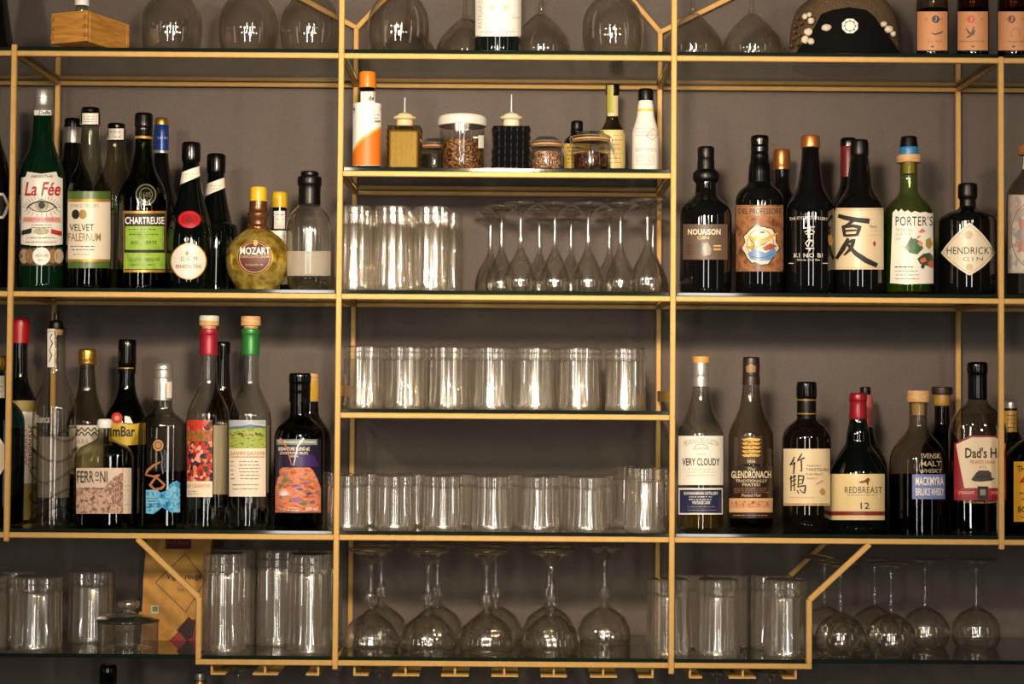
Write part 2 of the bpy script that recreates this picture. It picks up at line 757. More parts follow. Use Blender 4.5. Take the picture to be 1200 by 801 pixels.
# ------------------------------------------------------------------ bottles
class Bottle:
    """prof: (pixel row, half width in pixels) from the foot up; a doubled row pair is a corner"""

    def __init__(self, name, label, px, Y, zs, prof, mat, cat='bottle', group=None, n=2.0, dy=1.0, seg=44,
                 body='glass_body', punt=0.0, fl=None, open_top=False):
        self.px, self.Y, self.zs, self.s = px, Y, zs, S(Y)
        X = U(px, 460, Y)[0]
        ymid = 0.5 * (prof[0][0] + prof[-1][0])
        X = U(px, ymid, Y)[0]
        self.X = X
        self.n, self.dy, self.seg = n, dy, seg
        self.root = empty(name, (X, Y, zs), label, cat, group)
        pts = [(r * self.s, self.z(y)) for y, r in prof]
        z0 = pts[0][1]
        first = prof[0][0]
        pts = [(r, 0.0 if prof[i][0] == first else z) for i, (r, z) in enumerate(pts)]
        self.pts = curve_pts(pts)
        self.low = pts[0]
        r0 = self.pts[0][0]
        P = [(r0 * 0.93, 0.0)] + [(r0, min(0.002, self.pts[1][1] * 0.5))] + self.pts[1:]
        if punt:
            P = [(0, punt), (r0 * 0.55, punt * 0.7), (r0 * 0.8, 0.001)] + P
        V, Fc = lathe(P, seg, n, dy, fl, cap0=not punt, cap1=not open_top)
        self.body = link(body, mesh_from(body, V, Fc), mat, self.root)

    def z(self, y):
        return U(self.px, y, self.Y)[1] - self.zs

    def R(self, z):
        p = self.pts
        if z <= p[0][1]:
            return p[0][0]
        for a, b in zip(p[:-1], p[1:]):
            if a[1] <= z <= b[1] and b[1] > a[1]:
                return a[0] + (b[0] - a[0]) * (z - a[1]) / (b[1] - a[1])
        return p[-1][0]

    def where(self, px, py, off):
        y = 0.0
        X = Z = 0.0
        r0 = None
        y = -self.R(self.z(py)) * self.dy * 0.9
        for it in range(9):
            X, Z = U(px, py, self.Y + y)
            x, z = X - self.X, Z - self.zs
            r = self.R(z) + off
            u = min(abs(x) / r, 0.992)
            yn = -r * self.dy * (1 - u ** self.n) ** (1 / self.n)
            y = 0.45 * y + 0.55 * yn
        x = max(-0.992 * r, min(0.992 * r, x))
        u = abs(x) / r
        y = -r * self.dy * (1 - u ** self.n) ** (1 / self.n)
        if self.dy != 1.0 or self.n != 2.0:
            y -= off * 0.4
        return (x, y, z)

    def part(self, name, prof, mat, n=2.0, dy=1.0, seg=32, parent=None, fl=None, cap0=True):
        pts = curve_pts([(r * self.s, self.z(y)) for y, r in prof])
        V, Fc = lathe(pts, seg, n, dy, fl, cap0=cap0)
        return link(name, mesh_from(name, V, Fc), mat, parent or self.root)

    def fill(self, y_top, mat, inset=0.92, base=0.006, name='liquid'):
        zt = self.z(y_top)
        pts = [(self.R(base) * inset * 0.96, base)]
        for r, z in self.pts:
            if base + 0.002 < z < zt - 0.001:
                pts.append((r * inset, z))
        pts.append((self.R(zt) * inset, zt))
        V, Fc = lathe(pts, 36, self.n, self.dy)
        return link(name, mesh_from(name, V, Fc), mat, self.root)

    def label(self, name='label', off=0.0005):
        return Print(self.where, self.root, name, off)

    def band(self, name, y0, y1, mat, off=0.0006, tilt=0.0):
        """paper strip running right round the bottle between two rows"""
        z0, z1 = self.z(y1), self.z(y0)
        k = 6
        V, Fc = [], []
        seg = 36
        for j in range(k + 1):
            zc = z0 + (z1 - z0) * j / k
            for i in range(seg):
                a = 2 * PI * i / seg
                z = zc + tilt * self.s * math.cos(a)
                r = self.R(z) + off
                V.append((r * math.cos(a), r * math.sin(a) * self.dy, z))
        for j in range(k):
            for i in range(seg):
                i2 = (i + 1) % seg
                Fc.append((j * seg + i, j * seg + i2, (j + 1) * seg + i2, (j + 1) * seg + i))
        return link(name, mesh_from(name, V, Fc), mat, self.root)

# ------------------------------------------------------------------ the setting
XL, XCL, XCR, XR = -0.7690, -0.2657, 0.2461, 0.7490
ZT, ZC1, ZA, ZC3, ZB, ZBOT = 0.5165, 0.3350, 0.1462, -0.0355, -0.2216, -0.4120
BW = 0.0084            # bar width
YB = 0.25              # depth of the rear bars
GT = 0.006             # glass thickness
TOP = {k: z + BW / 2 + GT for k, z in dict(T=ZT, C1=ZC1, A=ZA, C3=ZC3, B=ZB, BOT=ZBOT).items()}

bm = bmesh.new()
box_bm(bm, (0, 0.265 + 0.05, 0.15), (6.2, 0.10, 3.3))
tag(link('wall_back', bm_mesh('wall_back', bm), wall_material()),
    'dark grey brown painted wall behind the brass shelving', None, None, 'structure')

for nm, c, sz, cc in (('floor', (0, -2.1, -1.45), (6.2, 5.0, 0.1), '#2a211a'), ('ceiling', (0, -2.1, 1.75), (6.2, 5.0, 0.1), '#262322'),
                      ('wall_left', (-3.05, -2.1, 0.15), (0.1, 5.0, 3.1), '#2a2627'), ('wall_right', (3.05, -2.1, 0.15), (0.1, 5.0, 3.1), '#2a2627'),
                      ('wall_front', (0, -4.55, 0.15), (6.0, 0.1, 3.1), '#2a2627')):
    bm = bmesh.new()
    box_bm(bm, c, sz)
    tag(link(nm, bm_mesh(nm, bm), col(cc, rough=0.7, noise=0.3, scale=6)), None, None, None, 'structure')

bm = bmesh.new()
box_bm(bm, (0, -0.02, -0.80), (3.2, 0.565, 0.04))
box_bm(bm, (0, 0.0, -1.11), (3.1, 0.52, 0.58))
ctr = tag(link('back_counter', bm_mesh('back_counter', bm), col('#1b1816', rough=0.35)),
          'dark back counter below the brass shelving', 'counter')

# ------------------------------------------------------------------ brass frame
frame = empty('brass_shelf_frame', (0, 0, 0), 'thin square-bar brass shelving frame fixed to the dark wall', 'shelf frame')


def bar(name, a, b, w=BW):
    return link(name, bar_mesh(name, a, b, w), BRASS, frame)


# front posts
bar('front_post', (XL, 0, ZB - 0.010), (XL, 0, ZT + 0.014))
bar('front_post', (XR, 0, ZB - 0.011), (XR, 0, ZT + 0.006))
bar('front_post', (XCL, 0, ZBOT - 0.010), (XCL, 0, 1.05))
bar('front_post', (XCR, 0, ZBOT - 0.013), (XCR, 0, 1.05))
# rear posts
for x, z0 in ((XL, ZB), (XR, ZB)):
    bar('rear_post', (x, YB, z0), (x, YB, ZT + 0.004))
zl = U(417, 33, YB)[1]
zr = U(775, 38, YB)[1]
bar('rear_post', (XCL - 0.001, YB, ZBOT), (XCL - 0.001, YB, zl))
bar('rear_post', (XCR, YB, ZBOT), (XCR, YB, zr))
# angled bars above the top shelf
for x, z, sx, sl, ln in ((XCL, zl, 1, 1.07, 0.16), (XCL, zl, -1, 0.52, 0.26), (XCR, zr, -1, 1.15, 0.16), (XCR, zr, 1, 0.5, 0.26)):
    bar('angled_bar', (x, YB, z), (x + sx * ln, YB, z + ln * sl))

XO = 1.02
g = BW / 2
spans_full = [(-XO, XL), (XL, XCL), (XCL, XCR), (XCR, XR), (XR, XO)]
for z in (ZT, ZA, ZB):
    for a, b in spans_full:
        bar('front_rail', (a + g, 0, z), (b - g, 0, z))
        bar('rear_rail', (a + g, YB, z), (b - g, YB, z), BW * 0.9)
for z in (ZC1, ZC3):
    bar('front_rail', (XCL + g, 0, z), (XCR - g, 0, z))
    bar('rear_rail', (XCL + g, YB, z), (XCR - g, YB, z), BW * 0.9)
for x in (XL, XR):
    for z in (ZT, ZA, ZB):
        bar('side_bar', (x, g, z), (x, YB - g, z), BW * 0.9)
for x in (XCL, XCR):
    for z in (ZT, ZC1, ZA, ZC3, ZB, ZBOT):
        bar('side_bar', (x, g, z), (x, YB - g, z), BW * 0.9)
# lower tray
XTL = U(233, 740, 0)[0]
XTR = U(948, 740, 0)[0]
ZK = U(233, 700, 0)[1]
ZK2 = U(948, 703, 0)[1]
XDL = U(161, 630, 0)[0]
XDR = U(1019, 636, 0)[0]
for y in (0, YB):
    bar('tray_rail', (XTL - g, y, ZBOT), (XCL - g, y, ZBOT))
    bar('tray_rail', (XCL + g, y, ZBOT), (XCR - g, y, ZBOT))
    bar('tray_rail', (XCR + g, y, ZBOT), (XTR + g, y, ZBOT))
    bar('tray_post', (XTL, y, ZBOT + g), (XTL, y, ZK + 0.001))
    bar('tray_post', (XTR, y, ZBOT + g), (XTR, y, ZK2 + 0.001))
    bar('diagonal_brace', (XTL, y, ZK), (XDL, y, ZB - g))
    bar('diagonal_brace', (XTR, y, ZK2), (XDR, y, ZB - g))
for x in (XTL, XTR):
    bar('side_bar', (x, g, ZBOT), (x, YB - g, ZBOT), BW * 0.9)
# small plates between front and rear posts beside the tumblers
for x, sx in ((XCL, 1), (XCR, -1)):
    bm = bmesh.new()
    box_bm(bm, (x, YB / 2, 0.002 if sx > 0 else -0.003), (0.004, YB - 0.01, 0.017))
    link('side_plate', bm_mesh('side_plate', bm), BRASS, frame)

# stemware rails under the tray: L ends and T middles, running front to back
rail_z0 = ZBOT - g
rail_h = 0.0135
for px, l, r in ((247.5, 0, 15), (310, 13, 14), (372.5, 13, 0), (415, 0, 15), (475, 14, 15), (533, 15, 15), (591, 14, 15),
                 (649, 14, 14), (707, 14, 15), (765, 15, 0), (809, 0, 13), (871, 15, 14), (933, 14, 0)):
    x = U(px, 785, 0)[0]
    s_ = S(0)
    bm = bmesh.new()
    yl = YB - 0.012
    box_bm(bm, (x, 0.004 + yl / 2, rail_z0 - rail_h / 2), (0.0032, yl, rail_h))
    box_bm(bm, (x + (r - l) * s_ / 2, 0.004 + yl / 2, rail_z0 - rail_h - 0.0012), ((l + r) * s_ + 0.0032, yl, 0.0028))
    link('stemware_rail', bm_mesh('stemware_rail', bm), BRASS, frame)
# standoffs to the wall
for x in (XL, XCL, XCR, XR):
    for z in (ZT, ZA, ZB):
        bar('wall_standoff', (x, YB + g, z), (x, 0.2655, z), 0.007)

# ------------------------------------------------------------------ glass shelves


def glass_shelf(label, x0, x1, z, y0=-0.003, y1=0.252):
    bm = bmesh.new()
    box_bm(bm, ((x0 + x1) / 2, (y0 + y1) / 2, z + g + GT / 2), (x1 - x0 - 0.0012, y1 - y0, GT))
    bevel(bm, 0.0008, 1)
    bm.normal_update()
    for f_ in bm.faces:
        if f_.normal.y < -0.5:
            f_.material_index = 1
    o = link('glass_shelf', bm_mesh('glass_shelf', bm), [SHELF_GLASS, SHELF_EDGE])
    return tag(o, label, 'glass shelf', 'clear glass shelves of the brass frame')


h = g + 0.0006
glass_shelf('glass shelf stub at the far left of the top level', -XO, XL - h, ZT)
glass_shelf('glass shelf under the wooden box at top left', XL + h, XCL - h, ZT)
glass_shelf('glass shelf under the white-labelled wine bottle at the top', XCL + h, XCR - h, ZT)
glass_shelf('glass shelf under the tweed hat at top right', XCR + h, XR - h, ZT)
glass_shelf('glass shelf stub at the far right of the top level', XR + h, XO, ZT)
glass_shelf('glass shelf holding the bitters bottles and spice jars', XCL + h, XCR - h, ZC1, y1=0.2495)
glass_shelf('glass shelf stub at the far left, second level of bottles', -XO, XL - h, ZA)
glass_shelf('glass shelf under the upper left row of liqueur bottles', XL + h, XCL - h, ZA)
glass_shelf('glass shelf holding tall tumblers and upturned wine glasses', XCL + h, XCR - h, ZA)
glass_shelf('glass shelf under the upper right row of gin bottles', XCR + h, XR - h, ZA)
glass_shelf('glass shelf stub at the far right, second level of bottles', XR + h, XO, ZA)
glass_shelf('glass shelf holding the single row of bright ribbed tumblers', XCL + h, XCR - h, ZC3, y1=0.2495)
glass_shelf('glass shelf stub at the far left under the teal bottle', -XO, XL - h, ZB)
glass_shelf('glass shelf under the lower left row of clear bottles', XL + h, XCL - h, ZB)
glass_shelf('glass shelf holding the short tumblers above the coupes', XCL + h, XCR - h, ZB)
glass_shelf('glass shelf under the lower right row of whisky bottles', XCR + h, XR - h, ZB)
glass_shelf('glass shelf stub at the far right under the yellow-labelled bottle', XR + h, XO, ZB)
glass_shelf('lowest glass shelf left of the tray, under the lidded jar', -XO, XTL - h, ZBOT, y0=0.004)
glass_shelf('lowest glass shelf under the tall tumblers left of the coupes', XTL + h, XCL - h, ZBOT)
glass_shelf('lowest glass shelf under the upturned coupe glasses', XCL + h, XCR - h, ZBOT)
glass_shelf('lowest glass shelf under the tumblers right of the coupes', XCR + h, XTR - h, ZBOT)
glass_shelf('lowest glass shelf right of the tray, under the upturned wine glasses', XTR + h, XO, ZBOT, y0=0.004)

# brackets that carry the outer lowest shelves from the wall
for x in (-0.86, -0.60, 0.60, 0.90):
    bm = bmesh.new()
    box_bm(bm, (x, 0.18, ZBOT + g - 0.006), (0.012, 0.172, 0.010))
    tag(link('shelf_bracket', bm_mesh('shelf_bracket', bm), MATTE),
        'small dark bracket under the lowest glass shelf, ' + {-0.86: 'far left', -0.60: 'left of the paper bag', 0.60: 'right of the tray', 0.90: 'far right'}[x], 'bracket')

# ------------------------------------------------------------------ glassware
ORD = ['first', 'second', 'third', 'fourth', 'fifth', 'sixth', 'seventh', 'eighth', 'ninth', 'tenth', 'eleventh', 'twelfth']


def glass_mesh(name, prof, wall, seg=48, fl=None, base_t=0.12):
    """turned-over drinking glass: prof = outer (r, h) from rim (down) to foot (up)"""
    return mesh_from(name, *lathe(prof, seg, fl=fl))


def tumbler_mesh(R, H, flutes=16, amp=0.05):
    """cut tumbler standing on its rim: wide flutes with sharp ridges, heavy foot on top with a band of cuts"""
    sub = 5
    seg = flutes * sub

    def lay(prof, ampf, flip):
        V, Fc = [], []
        rings = []
        for r, z in prof:
            if r < 1e-6:
                rings.append([len(V)])
                V.append((0, 0, z))
                continue
            am = ampf(z / H)
            rings.append(list(range(len(V), len(V) + seg)))
            for i in range(seg):
                a = 2 * PI * i / seg
                t = (i % sub) / sub
                q = r * (1 - am * 4 * t * (1 - t))     # scooped flute between ridges
                V.append((q * math.cos(a), q * math.sin(a), z))
        for a_, b_ in zip(rings[:-1], rings[1:]):
            for i in range(seg):
                j = (i + 1) % seg
                f = (a_[i], a_[j], b_[j], b_[i]) if len(b_) > 1 else (a_[i], a_[j], b_[0])
                Fc.append(tuple(reversed(f)) if flip else f)
        if not flip:
            Fc.append(tuple(rings[-1]))
        return V, Fc
    outer = [(R * .985, 0), (R, 0.002), (R, 0.05 * H), (R * .99, 0.10 * H), (R * .975, 0.45 * H), (R * .965, 0.78 * H), (R * .92, 0.80 * H), (R * .92, 0.815 * H),
             (R * .97, 0.83 * H), (R * .965, 0.895 * H), (R * .93, 0.905 * H), (R * .96, 0.915 * H), (R * .955, 0.975 * H), (R * .90, 0.995 * H), (R * .86, H)]
    V, Fc = lay(outer, lambda t: 0.2 * amp if t < 0.06 else (amp if t < 0.79 else amp * 0.9), False)
    inner = [(R * .985, 0), (R * .93, 0.003), (R * .90, 0.10 * H), (R * .85, 0.74 * H), (R * .78, 0.785 * H), (R * .5, 0.80 * H), (0, 0.805 * H)]
    V2, F2 = lay(inner, lambda t: 0.01, True)
    o = len(V)
    return mesh_from('tumbler', V + V2, Fc + [tuple(i + o for i in f) for f in F2], sharp=28)


def place(name, me, mat, X, Y, Z, label, cat, group, rz=0.0):
    o = link(name, me, mat, None, (X, Y, Z))
    o.rotation_euler = (0, 0, rz)
    return tag(o, label, cat, group)


TUMBLER = thin('#fbf9f5', '#bdb7ae', ior=1.5, haze=0.065, sheen=0.12, sheen_rough=0.22, boost=1.8)  # pale haze puts the glow of refracted light into the material


def tumbler_row(zk, rows, h_px, r_px, where, group, flutes=20):
    """rows: list of (row phrase, Y, [pixel columns])"""
    me = None
    for phrase, Y, cols in rows:
        for i, px in enumerate(cols):
            if me is None:
                me = tumbler_mesh(r_px * S(Y), h_px * S(Y), flutes)
            X = U(px, 460, Y)[0]
            X = U(px, 460 - TOP[zk] * F / (D + Y), Y)[0]
            lab = 'upturned tumbler, %s from left, %s %s' % (ORD[i], phrase, where)
            if len(cols) == 1:
                lab = 'upturned tumbler, %s %s' % (phrase, where)
            place('glass_tumbler', me, TUMBLER, X, Y, TOP[zk], lab, 'tumbler', group, rnd.uniform(0, 0.3))


tumbler_row('A', [('front row', 0.048, [414, 459.5, 505]), ('middle row', 0.114, [432, 476.5, 521]), ('back row', 0.18, [425, 469, 513])],
            100, 22.3, 'of tall glasses beside the wine glasses', 'tall tumblers beside the wine glasses', 18)
tumbler_row('C3', [('front row', 0.05, [426, 475, 525.5, 576.5, 625.5, 678, 733]),
                   ('back row', 0.125, [438, 487, 536, 585, 634, 683, 731])],
            73, 24, 'on the middle shelf of bright tumblers', 'tumblers on the middle shelf', 16)
tumbler_row('B', [('front row', 0.05, [407, 463, 519, 576, 632, 688]), ('back row', 0.12, [430, 484, 538, 592, 646, 699])],
            62, 25, 'of short glasses above the coupes', 'short tumblers above the coupes', 18)
tumbler_row('B', [('front spot', 0.05, [757]), ('rear spot', 0.125, [743])],
            73, 26, 'of taller glasses at the right end above the coupes', 'taller tumblers above the coupes', 16)
tumbler_row('B', [('gap', 0.12, [386])],
            62, 20, 'between the cut-out label bottle and the left brass post', 'short tumblers above the coupes', 18)
tumbler_row('BOT', [('front row', 0.05, [262, 362]), ('back row', 0.125, [274, 325, 376])],
            113, 26, 'of tall glasses by the paper bag', 'tall tumblers beside the paper bag', 18)
tumbler_row('BOT', [('front row', 0.05, [783, 841, 920]), ('back row', 0.125, [800, 852, 903])],
            87, 26, 'of tumblers right of the coupes', 'tumblers right of the coupes', 16)
tumbler_row('BOT', [('front row', 0.06, [-18, 43]), ('back row', 0.145, [17, 107])],
            84, 29, 'at the far lower left of the shelves', 'tumblers at the lower left', 16)


def stem_mesh(name, prof, s, seg=48, fl=None, wall=0.0011, bowl_top=None):
    """stemmed glass turned upside down; prof (h px, r px) from the rim up to the foot.
    bowl_top: height of the end of the hollow bowl"""
    pts = curve_pts([(r * s, h * s) for h, r in prof], 5)
    V, Fc = lathe(pts, seg, fl=fl, cap0=False)
    if bowl_top:
        inn = [(max(r - wall, 0.0004), z) for r, z in pts if z < bowl_top * s]
        inn.append((0, bowl_top * s + 0.001))
        inn[0] = pts[0]
        V2, F2 = lathe(inn, seg, fl=fl, cap0=False)
        b = len(V)
        V += V2
        Fc += [tuple(reversed([i + b for i in f])) for f in F2]
    return mesh_from(name, V, Fc, sharp=50)


STEMWARE = thin('#fcfbf8', '#d2cdc5', ior=1.5, haze=0.012, sheen=0.035, sheen_rough=0.16, boost=2.0)
BALLOON = thin('#fdfcf9', '#d6d2ca', ior=1.5, haze=0.004, boost=1.6)

# coupes on the lowest shelf: fluted bowl down, faceted knob, round foot on top
s0 = S(0.06)
coupe = stem_mesh('coupe', [(0, 30.5), (1.5, 31.5), (8, 33), (18, 31.5), (30, 25), (39, 14), (43, 7), (44, 7), (44, 7), (46, 5.2), (48, 4), (50, 4.5),
                            (54, 6.4), (59, 7.2), (64, 6.6), (70, 4.4), (80, 3.3), (96, 3.6), (102, 6), (108, 10), (113, 18), (115.5, 25),
                            (117, 26.4), (118.4, 26), (119, 24), (119, 20), (119, 0.01)], s0, 64,
                  fl=(18, 0.0, lambda z: 0.016 if 0.004 < z / s0 < 42 else (0.05 if 52 < z / s0 < 66 else 0.0)), bowl_top=41)
fr = [434, 501, 569.5, 646]
bk = [446, 512, 580.5, 643, 708]
for i, px in enumerate(fr):
    Y = 0.062
    place('coupe_glass', coupe, STEMWARE, U(px, 770, Y)[0] , Y, TOP['BOT'],
          'upturned fluted coupe glass, %s from the left in the front row' % ORD[i], 'coupe glass', 'coupes on the lowest shelf')
for i, px in enumerate(bk):
    Y = 0.16
    place('coupe_glass', coupe, STEMWARE, U(px, 752, Y)[0], Y, TOP['BOT'],
          'upturned fluted coupe glass, %s from the left in the back row' % ORD[i], 'coupe glass', 'coupes on the lowest shelf')

# slim wine glasses beside the tall tumblers
wine = stem_mesh('wine_glass', [(0, 15.5), (3, 17), (12, 19), (22, 18), (34, 14), (46, 7.5), (56, 3.6), (64, 2.6), (86, 2.4), (93, 3), (97, 5.5), (101, 10),
                                (104.5, 16), (106, 19.4), (107, 20.2), (108.2, 20), (108.9, 18.5), (109, 12), (109, 0.01)], S(0.06), 40, bowl_top=54)
for i, (px, Y) in enumerate([(610, 0.085), (650, 0.085), (689, 0.085), (727, 0.085), (758.5, 0.03)]):
    place('wine_glass', wine, STEMWARE, U(px, 300, Y)[0], Y, TOP['A'],
          'slim upturned wine glass, %s from the left in the front row beside the tall tumblers' % ORD[i], 'wine glass', 'slim wine glasses')
for i, (px, Y) in enumerate([(574.5, 0.19), (587.5, 0.135), (632, 0.19), (669, 0.19), (714, 0.19), (765, 0.175)]):
    place('wine_glass', wine, STEMWARE, U(px, 300, Y)[0], Y, TOP['A'],
          'slim upturned wine glass, %s from the left in the back row beside the tall tumblers' % ORD[i], 'wine glass', 'slim wine glasses')

# round wine glasses on the lowest shelf right of the tray
rw = stem_mesh('round_wine_glass', [(0, 23), (6, 26.5), (16, 29), (28, 27.5), (40, 19), (46, 9), (49, 4), (56, 3), (62, 4), (64, 3), (92, 2.8), (97, 4), (101, 9), (104, 20),
                                    (105, 26), (105, 26), (106.3, 26.4), (106.3, 26.4), (107, 10), (107, 0.01)], S(0.07), 48, bowl_top=46)
for i, (px, Y) in enumerate([(985, 0.055), (1044, 0.055)]):
    place('wine_glass', rw, STEMWARE, U(px, 740, Y)[0], Y, TOP['BOT'],
          'round upturned wine glass right of the tray, %s in the front pair' % ('left' if i == 0 else 'right'), 'wine glass', 'round wine glasses right of the tray')
for i, (px, Y) in enumerate([(966, 0.15), (1025, 0.15), (1084, 0.14), (1144, 0.14)]):
    place('wine_glass', rw, STEMWARE, U(px, 740, Y)[0], Y, TOP['BOT'],
          'round upturned wine glass right of the tray, %s from the left in the back row' % ORD[i], 'wine glass', 'round wine glasses right of the tray')

# balloon glasses on the top shelf
bal = stem_mesh('balloon', [(0, 27), (2, 28), (16, 33.5), (38, 36), (58, 33), (74, 22), (82, 9), (87, 4), (94, 3), (135, 3), (140, 5), (145, 16), (147, 27), (147, 27),
                            (148.5, 27.3), (148.5, 27.3), (149, 10), (149, 0.01)], S(0.1), 48, bowl_top=83)
tul = stem_mesh('tulip', [(0, 29), (2, 30.5), (12, 34), (26, 34), (40, 27), (54, 14), (61, 6), (66, 3.6), (74, 3), (110, 3), (115, 6), (119, 18), (120.5, 26), (120.5, 26),
                          (122, 26.3), (122, 26.3), (122.4, 10), (122.4, 0.01)], S(0.1), 48, bowl_top=60)
for px, Y, me, lab in ((201, 0.10, bal, 'round balloon glass on the top shelf beside the wooden box'),
                       (291, 0.10, bal, 'round balloon glass on the top shelf, second right of the wooden box'),
                       (364, 0.10, bal, 'round balloon glass on the top shelf behind the left centre brass post'),
                       (467, 0.085, bal, 'round balloon glass on the top shelf left of the white-labelled wine bottle'),
                       (478, 0.19, tul, 'shallow glass half hidden behind the balloon glass left of the wine bottle'),
                       (545, 0.15, tul, 'upturned glass just left of the white-labelled wine bottle, partly hidden by it'),
                       (634, 0.115, tul, 'upturned tulip glass with narrow stem just right of the white-labelled wine bottle'),
                       (718, 0.09, bal, 'round balloon glass on the top shelf left of the right centre brass post'),
                       (812, 0.10, tul, 'upturned wide glass on the top shelf right beside the right centre brass post'),
                       (881, 0.10, tul, 'upturned wide glass on the top shelf next to the tweed hat')):
    place('balloon_glass', me, BALLOON, U(px, 50, Y)[0], Y, TOP['T'], lab, 'wine glass', 'large glasses on the top shelf')

# glasses hanging by the foot in the stemware rails
rail_top = rail_z0 - rail_h + 0.0004
hang = stem_mesh('hanging', [(0, 24), (6, 28), (20, 31), (40, 29), (54, 18), (61, 8), (65, 4), (72, 3), (108, 3), (113, 4.5), (117, 10), (119, 20), (120, 24), (120, 24),
                             (121.2, 24.3), (121.2, 24.3), (121.8, 10), (121.8, 0.01)], S(0.05), 40, bowl_top=60)
# flip so that the foot is on top already (bowl opens downwards)
for px, Y, lab in ((279, 0.05, 'wine glass hanging by its foot under the tray, left end'),
                   (445, 0.06, 'wine glass hanging under the tray below the leftmost coupe'),
                   (840, 0.05, 'wine glass hanging under the tray right of the centre, left of a pair'),
                   (902, 0.05, 'wine glass hanging under the tray, rightmost')):
    hs = S(0.05)
    o = place('hanging_glass', hang, STEMWARE, U(px, 785, Y)[0], Y, rail_top - 119.0 * hs + 0.0006, lab, 'wine glass', 'glasses hanging from the stemware rails')

# ------------------------------------------------------------------ bottles, upper left bay
INK = col('#1a1512', rough=0.6)
RED = col('#b3202a', rough=0.5)
DARKRED = col('#7d141d', rough=0.5)
GOLDP = col('#b98d3c', rough=0.4, metal=0.4)
GREY = col('#8b837a', rough=0.6)
TAN = col('#c9ad84', rough=0.6)
ZA_, ZB_ = TOP['A'], TOP['B']
UL = 'liqueur bottles in the upper left bay'
LL = 'bottles in the lower left bay'
UR = 'gin bottles in the upper right bay'
LR = 'whisky bottles in the lower right bay'
CTR = 'bitters and spice jars on the centre shelf'
PEWTER = col('#bdb4a8', rough=0.35, metal=0.5)

# far left, mostly outside the frame
b = Bottle('liqueur_bottle', 'dark bottle cut off by the left picture edge beside the absinthe green bottle', -12, 0.07, ZA_,
           [(337, 23), (334, 24), (334, 24), (215, 24), (190, 20), (165, 12), (150, 9.5), (118, 9)], BLACKBROWN, group=UL)
b.part('cap', [(125, 10), (104, 10)], PLASTIC)
L = b.label()
L.poly([(-30, 226), (4, 226), (8, 232), (11, 240), (8, 250), (4, 256), (-30, 256)], CREAM)
L.poly([(-28, 229), (3, 229), (8, 240), (3, 253), (-28, 253)], INK)
L.done()

# green absinthe bottle with the eye label
GREEN_GLASS = col('#06200f', rough=0.05, spec=0.6)
b = Bottle('absinthe_bottle', 'tall green bottle with an eye on its white label, leftmost full bottle of its shelf', 49, 0.06, ZA_,
           [(337, 26), (333, 27), (333, 27), (214, 27), (203, 25.5), (190, 22), (178, 16.5), (165, 13), (150, 11.8), (133, 11), (128, 11)], GREEN_GLASS, group=UL)
b.part('foil_cap', [(135, 11.8), (126, 11.4), (126, 11.4), (125, 10.8), (117, 10.6), (116, 11), (108, 10.6), (105.5, 9.8), (105, 8)], SILVER)
L = Print(b.where, b.root, 'foil_print', 0.0016)
L.rect(40, 129, 60, 135, WHITE)
L.text('DeBe', 45, 59, 129.5, 134.2, INK, bold=0.02, shear=0.3)
L.done()
L = b.label()
L.poly([(24.5, 208), (30, 207), (32, 201), (48, 203.5), (66, 201), (68, 207), (73.5, 209), (73.5, 286), (62, 287.5), (48, 288), (36, 287.5), (24.5, 286)], PAPER)
L.text('La Fée', 28.5, 71, 213, 229.5, RED, bold=0.035, shear=0.25)
L.ell(49, 241.5, 17, 7.5, col('#d9d2c2'))
L.ell(49, 240.5, 8, 7.5, col('#8c8763'))
L.ell(49, 240.5, 4, 4, INK)
L.arc(49, 249, 19, 13, 200, 340, 1.6, INK)
L.arc(49, 236, 18, 12, 30, 150, 0.9, INK)
for k in range(15):
    a = math.radians(195 + k * 150 / 14)
    L.stroke([(49 + 20 * math.cos(a), 246 + 13 * math.sin(a)), (49 + 24 * math.cos(a), 246 + 18 * math.sin(a))], [0.9, 0.3], GREY)
for k in range(9):
    a = math.radians(25 + k * 130 / 8)
    L.stroke([(49 + 18 * math.cos(a), 242 + 8 * math.sin(a)), (49 + 24 * math.cos(a), 242 + 14 * math.sin(a))], [0.7, 0.3], GREY)
L.text('ABSINTHE', 36, 62, 204.5, 208, GREY)
L.rect(27, 254, 71, 260, col('#e0a9a2'))
L.text('ABSINTHE SUPERIEURE', 28, 70, 255.2, 259, RED)
L.lines(36, 62, 263, 266, 2, GREY, 0.7, 3)
L.poly([(25.5, 270), (37, 267), (37, 272.5), (25.5, 275)], INK)
L.poly([(60, 268), (72.5, 271), (72.5, 276), (60, 273)], RED)
L.ell(48.5, 270.5, 9, 3.6, col('#a19a60'))
L.lines(30, 68, 278, 283, 2, GREY, 0.7, 9)
L.done('white label with a large open eye and red script')
L = b.label('medal_strip')
L.rect(24.5, 290, 73, 311, col('#4a3527'), ny=2)
for x, c in ((28, '#b79a7d'), (35, '#8d6b3f'), (62, '#93733f'), (69, '#c9b294')):
    L.ell(x, 300, 5.5, 8.5, col(c, rough=0.4))
L.ell(48.5, 300, 10.5, 10.5, PAPER)
L.text('ABSINTHE', 41, 56, 297.5, 301, GREY)
L.lines(44, 53, 304, 305, 1, INK, 0.7, 2)
L.done()

# dark bottle with silver collar behind
b = Bottle('liqueur_bottle', 'dark bottle with silver neck collar behind the green eye-label bottle', 84, 0.165, ZA_,
           [(337, 24), (333, 25), (333, 25), (230, 25), (208, 21), (190, 13), (172, 10), (160, 9.3), (145, 9)], BLACK, group=UL)
b.part('cap', [(150, 9.8), (141, 9.8), (139, 8.5)], PLASTIC)
b.part('collar', [(168, 10.2), (150, 10), (149.5, 9)], SILVER)

